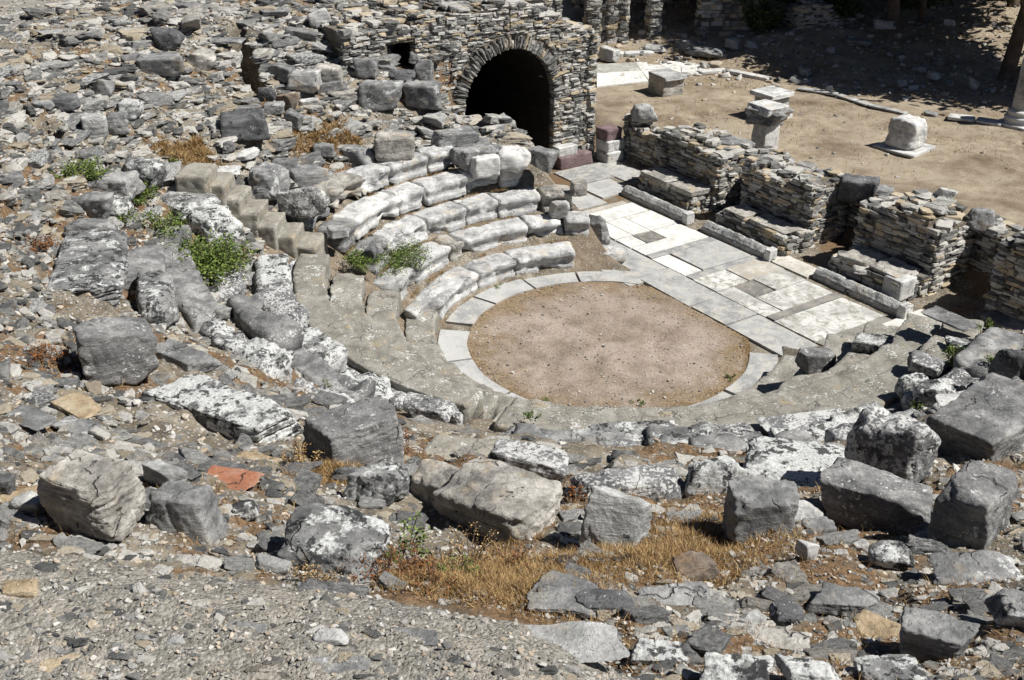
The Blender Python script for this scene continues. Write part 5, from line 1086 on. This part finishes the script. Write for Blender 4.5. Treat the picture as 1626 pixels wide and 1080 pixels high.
p = hitv(pu, pv); ok, R, th = cavea(p[:, 0], p[:, 1]); p, R, half = p[ok], R[ok], half[ok]; x, y = p[:, 0] + RNG.normal(0, .02, len(p)), p[:, 1] + RNG.normal(0, .02, len(p)); z = ground(x, y)
g0 = fbm(np.stack([x, y, 0 * x], -1) * 0.9, 3, 61) + 0.4 * fbm(np.stack([x, y, 0 * x], -1) * 5, 2, 6); q = proj(np.stack([x, y, z], -1))
k = (litter(x, y, z) > RNG.uniform(0.2, 0.9, len(x))) & ~((R > 13.6) & (x < -1.3)) & free(x, y, 0.5); x, y, z, q = x[k], y[k], z[k], q[k]
print('grass', len(x)); n = len(x); ln = (0.03 + 0.0045 * q[:, 2]) * RNG.uniform(.5, 1.4, n); V_, F_, t_ = blades(x, y, z - .005, ln, q[:, 2] * 0.00032 * RNG.uniform(.6, 1.3, n), 1.1)
gr_ = link('dry_grass', mesh_np('dry_grass', V_, F_, M['straw'], False, {'tint': t_})); tag(gr_, 'dry straw coloured grass between the stones', 'grass', kind='stuff')
kk = RNG.random(len(x)) < 0.05; 
# tufts in the seat joints and round the orchestra
tx, ty = [], []
for k_ in range(1, 6):
    for i in range(1500):
        t_ = RNG.uniform(97, 168); R_ = RK[k_ - 1] + 0.0 - RNG.uniform(0.0, 0.06)
        if vn(np.array([[t_ * 0.28, k_ * 7.0, 0]]), 3)[0] > 0.05: tx.append(R_ * math.cos(math.radians(t_))); ty.append(R_ * math.sin(math.radians(t_)))
tx, ty = np.array(tx), np.array(ty); tz = np.maximum(0, np.floor((np.hypot(tx, ty) - 2.9) / 0.58)) * 0.4 + 0.01
grass('joint_grass', tx, ty, tz, 0.06, 0.003, 'straw', 'dry grass growing in the joints of the wing seats')
n = 13000; t_ = RNG.uniform(0, 6.283, n); lf_ = np.clip(np.cos(t_ - 2.6), 0, 1); R_ = 2.47 - np.abs(RNG.normal(0, 1, n)) * (0.08 + 0.28 * lf_); gx_, gy_ = R_ * np.cos(t_), R_ * np.sin(t_); bq = gx_ * BX[0] + gy_ * BX[1]; ok = (bq < 2.1) & (vn(np.stack([gx_, gy_, 0 * gx_], -1) * 2, 6) > -0.1)
grass('edge_grass', gx_[ok], gy_[ok], 0 * gx_[ok] + 0.01, 0.03, 0.003, 'straw', 'short dead grass along the rim of the orchestra', 1.0)
n = 9000; a_ = RNG.uniform(-5.5, 3.2, n); b_ = RNG.uniform(4.9, 6.9, n); gp = a_[:, None] * AX + b_[:, None] * BX; ok = vn(np.stack([a_ * 2, b_ * 2, 0 * a_], -1), 9) > -0.1
grass('stage_grass', gp[ok, 0], gp[ok, 1], 0 * a_[ok], 0.05, 0.004, 'straw', 'dry grass round the piers of the stage', 0.9)
n = 30000; x = RNG.uniform(2, 19, n); y = RNG.uniform(6, 27, n); ok = ((x * .3 + y > 16.4) | ((RNG.random(n) < .3) & (x * BX[0] + y * BX[1] > 8.2))) & (fbm(np.stack([x, y, 0 * x], -1) * .7, 3, 5) > -0.05); x, y = x[ok], y[ok]
grass('bank_grass', x, y, ground(x, y), 0.11, 0.006, 'straw', 'dry grass over the bank beneath the trees')
def weed(px, py, r, n, mat, label, h=None, surf=None, leaf=0.03, name='weed', cat='plant', seed=0, group=None, z=None):
    p = hit(px, py, surf or (lambda x, y: base(x, y, True))); 
    if z is not None: p = atz(px, py, z)
    r_ = np.random.default_rng(int(px * 3 + py)); h = h or r * 0.9
    root = empty(name, p, label, cat, group); V = []; F = []; T = []; SV = []; SF = []
    ns = max(5, int(n / 45))
    for s in range(ns):
        an = r_.uniform(0, 6.28); rad = r * math.sqrt(r_.random()); tip = np.array([rad * math.cos(an), rad * math.sin(an), h * (0.35 + 0.65 * r_.random()) * (1 - 0.45 * (rad / r) ** 2)]); bs_ = tip * np.array([.35, .35, 0])
        mid = (bs_ + tip) / 2 + np.array([0, 0, h * .12]); b0 = len(SV); wv = 0.003 + 0.003 * r
        for c in (bs_, mid, tip):
            for j in range(3): SV.append(c + wv * np.array([math.cos(j * 2.1), math.sin(j * 2.1), 0]))
        for g_ in range(2):
            for j in range(3): SF.append((b0 + g_ * 3 + j, b0 + g_ * 3 + (j + 1) % 3, b0 + g_ * 3 + 3 + (j + 1) % 3, b0 + g_ * 3 + 3 + j))
        for l in range(int(n / ns)):
            t = r_.random() ** 0.6; c = (bs_ * (1 - t) ** 2 + 2 * mid * t * (1 - t) + tip * t * t) + r_.normal(0, r * 0.085, 3); c[2] = max(c[2], 0.0)
            d = r_.normal(0, 1, 3); d[2] = abs(d[2]) * .5; d /= np.linalg.norm(d); e = np.cross(d, r_.normal(0, 1, 3)); e /= np.linalg.norm(e); s_ = leaf * r_.uniform(.5, 1.3); b0 = len(V)
            V += [c, c + d * s_ * .5 + e * s_ * .3, c + d * s_, c + d * s_ * .5 - e * s_ * .3]; F.append((b0, b0 + 1, b0 + 2, b0 + 3)); T += [r_.random()] * 4
    link('leaves', mesh_np('leaves', V, F, M[mat], False, {'tint': T}), root); link('stems', mesh_np('stems', SV, SF, M['twig'], False), root)
    return root
weed(320, 430, .85, 5600, 'leaf', 'largest green shrub sprawling between lichened boulders left of the steps', h=.42, name='shrub', cat='shrub', leaf=.05)
weed(258, 372, .48, 1500, 'leaf', 'small green shrub above the largest one left of the steps', name='shrub', cat='shrub', leaf=.04)
weed(128, 285, .5, 1900, 'leaf', 'dark green shrub at the upper left', h=.3, name='shrub', cat='shrub', leaf=.045)
weed(228, 318, .35, 900, 'leaf', 'green and rusty shrub on the broad smooth boulder', h=.25, name='shrub', cat='shrub', leaf=.04)
weed(282, 405, .45, 1600, 'leaf', 'green shrub at the left side of the largest shrub', name='shrub', cat='shrub', leaf=.04)
weed(360, 452, .3, 700, 'leaf', 'yellowish green shrub below the largest shrub', h=.2, name='shrub', cat='shrub', leaf=.04)
weed(185, 358, .34, 800, 'leaf', 'green shrub left above the wide grey seat block', name='shrub', cat='shrub', leaf=.04)
weed(275, 262, .15, 240, 'leaf', 'green sprig left of the top step', name='shrub', cat='shrub', leaf=.04)
weed(625, 415, .75, 4200, 'leaf', 'low spreading green shrub on the wing seats', h=.24, name='shrub', cat='shrub', leaf=.04)
weed(576, 420, .4, 1600, 'leaf', 'leafy green shrub at the foot of the lower steps', h=.24, name='shrub', cat='shrub', leaf=.04)
weed(1524, 595, .26, 1600, 'leaf', 'bright green feathery bush among stones at the right', h=.5, name='bush', cat='shrub', leaf=.035)
weed(1562, 535, .16, 350, 'leaf', 'dark green bush by the flat slabs at right', h=.3, name='bush', cat='shrub', leaf=.035)
weed(1458, 650, .12, 160, 'leaf', 'small green sprig beside a round lichened stone', h=.2)
weed(1590, 585, .2, 400, 'leaf', 'shaded green bush at the right edge', h=.3, name='bush', cat='shrub', leaf=.035)
weed(872, 642, .17, 260, 'leaf', 'green weed on the rim at the bottom of the orchestra', h=.08, z=0.02, leaf=.025)
weed(1012, 640, .14, 180, 'leaf', 'faint green weed near the bottom rim of the orchestra', h=.06, z=0.02, leaf=.022)
weed(1162, 602, .12, 200, 'leaf', 'green weed at the right corner of the orchestra', h=.08, z=0.02, leaf=.025)
weed(845, 668, .12, 160, 'leaf', 'upright green weed beside the little stair', h=.25, leaf=.03)
weed(683, 490, .12, 200, 'leaf', 'green weed at the left end of the lowest wing seat', h=.12, z=.02, leaf=.03)
weed(790, 455, .16, 200, 'leaf', 'green tuft in front of the lowest wing seat', h=.07, z=.02, leaf=.025)
weed(1222, 415, .1, 120, 'leaf', 'green weed at the end of the middle marble kerb', h=.12, z=.02, leaf=.03)
weed(1438, 500, .1, 110, 'leaf', 'green weed at the end of the lowest marble kerb', h=.1, z=.02, leaf=.03)
weed(398, 528, .07, 90, 'leaf', 'thin green sprig on the grey seat treads', h=.28, leaf=.03)
weed(610, 925, .16, 700, 'rust', 'rusty red dead weed in the foreground hollow', h=.2, leaf=.014)
weed(690, 950, .17, 800, 'rust', 'orange brown dead weed near the mortar edge', h=.22, leaf=.014)
weed(655, 915, .15, 700, 'rust', 'dark red weed in the middle of the foreground hollow', h=.2, leaf=.014)
weed(720, 925, .14, 600, 'leaf', 'olive weed beside the dark red one in the hollow', h=.16, leaf=.014)
weed(820, 905, .14, 500, 'rust', 'low brown weed under the huge cream boulder', h=.12, leaf=.014)
weed(1010, 860, .12, 400, 'rust', 'brown weed at the foot of the standing angular slab', h=.12, leaf=.013)
weed(60, 395, .3, 700, 'rust', 'rusty weed patch on the far left slope', h=.12, leaf=.03)
weed(745, 895, .22, 900, 'straw', 'yellow dead weed below the huge cream boulder', h=.2, leaf=.012)
weed(640, 880, .18, 500, 'leaf', 'olive green weed mixed with dead stalks in the foreground', h=.24, leaf=.022)
weed(500, 935, .14, 700, 'straw', 'dry spiky weed below the broad lichened boulder', h=.17, leaf=.012)
weed(575, 915, .14, 600, 'rust', 'reddish weed at the foot of the broad lichened boulder', h=.16, leaf=.013)
weed(485, 745, .16, 500, 'straw', 'dry yellow tuft left of the flat pitted block', h=.32, leaf=.02)
weed(645, 720, .14, 420, 'rust', 'orange weed right of the flat pitted block', h=.3, leaf=.022)
weed(180, 590, .12, 300, 'rust', 'rusty weed at the foot of the big dark cube', h=.2, leaf=.022)
weed(75, 570, .25, 600, 'rust', 'patch of rust red weed on the left slope', h=.1, leaf=.025)
weed(910, 800, .12, 300, 'rust', 'reddish weed between the cream boulder and the dotted seat', h=.2, leaf=.02)
weed(1530, 700, .2, 500, 'rust', 'dark red weed in the shade of the huge tilted block', h=.25, leaf=.022)
weed(520, 618, .07, 120, 'leaf', 'small weed above the flat pitted block', h=.2, leaf=.02)

# ------------------------------------------------------------------ trees
def tree(x, y, h, crown, label, lean=0.1, seed=0, n=22000, r0=0.2, branch=0.9):
    r = np.random.default_rng(seed); z0 = float(ground(np.array([x]), np.array([y]))[0]); root = empty('tree', (x, y, z0 - 0.05), label, 'tree', 'trees on the bank'); mb = MB()
    def limb(p, q, ra, rb, seg=6):
        nn = 8; ring_ = []; d = q - p; d /= np.linalg.norm(d); e1 = np.cross(d, [0, 1, .1]); e1 /= np.linalg.norm(e1); e2 = np.cross(d, e1); mid_off = r.normal(0, .08, 3) * np.linalg.norm(q - p)
        V = []
        for i in range(seg + 1):
            t = i / seg; c = p + (q - p) * t + mid_off * math.sin(t * math.pi); rr_ = ra + (rb - ra) * t
            for j in range(nn): a = 2 * math.pi * j / nn; V.append(c + rr_ * (1 + .1 * math.sin(a * 3 + i)) * (e1 * math.cos(a) + e2 * math.sin(a)))
        F = [(i * nn + j, i * nn + (j + 1) % nn, (i + 1) * nn + (j + 1) % nn, (i + 1) * nn + j) for i in range(seg) for j in range(nn)]; mb.add(V, F)
    top = np.array([lean * h, 0.02 * h, h * .45]); limb(np.zeros(3), top, r0, r0 * .7)
    cl = []
    for i in range(9):
        st_ = top * r.uniform(.45, 1) if i else top; an = r.uniform(0, 6.28); e = top + np.array([math.cos(an) * crown * r.uniform(.4, .9), math.sin(an) * crown * r.uniform(.4, .9), h * r.uniform(.12, .45)]); limb(st_, e, r0 * .5, r0 * .12); cl.append(e)
        for k in range(3): cl.append(e + r.normal(0, crown * .3, 3) * np.array([1, 1, .5]))
    mb.build('trunk', M['twig'], root, smooth=True)
    cl = np.array(cl); ci = r.integers(0, len(cl), n); c = cl[ci] + r.normal(0, crown * .2, (n, 3)) * np.array([1, 1, .7])
    d = r.normal(0, 1, (n, 3)); d /= np.linalg.norm(d, axis=1)[:, None]; e = np.cross(d, r.normal(0, 1, (n, 3))); e /= np.linalg.norm(e, axis=1)[:, None]; s_ = (0.2 * r.uniform(.6, 1.4, n))[:, None]
    V = np.stack([c - d * s_, c + e * s_ * .5, c + d * s_, c - e * s_ * .5], 1).reshape(-1, 3); F = (np.arange(n) * 4)[:, None] + np.arange(4)[None]
    link('crown', mesh_np('crown', V, F, M['olive'], False, {'tint': np.repeat(r.uniform(0, 1, n), 4)}), root)
    return root
tree(13.3, 15.9, 7.0, 3.0, 'tree with a forked dark trunk behind the column at the right', lean=0.06, seed=1, r0=.24)
tree(11.2, 20.6, 7.0, 2.8, 'tree with a thick dark trunk at the top of the bank', lean=-0.04, seed=2, r0=.22)
tree(9.0, 23.6, 6.5, 2.8, 'shady tree right of the ruined building', lean=0.0, seed=3)
tree(15.6, 21.5, 7.5, 3.2, 'tree standing farthest right on the bank', lean=0.0, seed=4)
tree(6.6, 25.2, 6.5, 3.0, 'shady tree behind the right end of the ruined building', lean=0.0, seed=8)
tree(12.3, 20.9, 6.0, 2.4, 'slender tree beside the thick dark trunk', lean=0.03, seed=5, r0=.12)
tree(13.5, 26.5, 8, 3.6, 'tall dark tree behind the bank', lean=0.0, seed=6, n=11000)
tree(18.5, 26.5, 8, 3.6, 'tall dark tree at the top right corner', lean=0.0, seed=7, n=11000)
for (px, py, r_, h_, l_) in [(1205, 48, .9, 1.3, 'dark bush against the right end of the ruined building'), (1280, 20, 1.3, 1.4, 'dark bush behind the warm rubble wall'), (1330, 30, .8, .9, 'dark bush at the foot of the shady tree'), (1450, 12, 1.2, 1.0, 'dark bush at the top between the trunks')]:
    weed(px, py, r_, 2600, 'olive', l_, h=h_, surf=base, leaf=.11, name='bush', cat='bush')
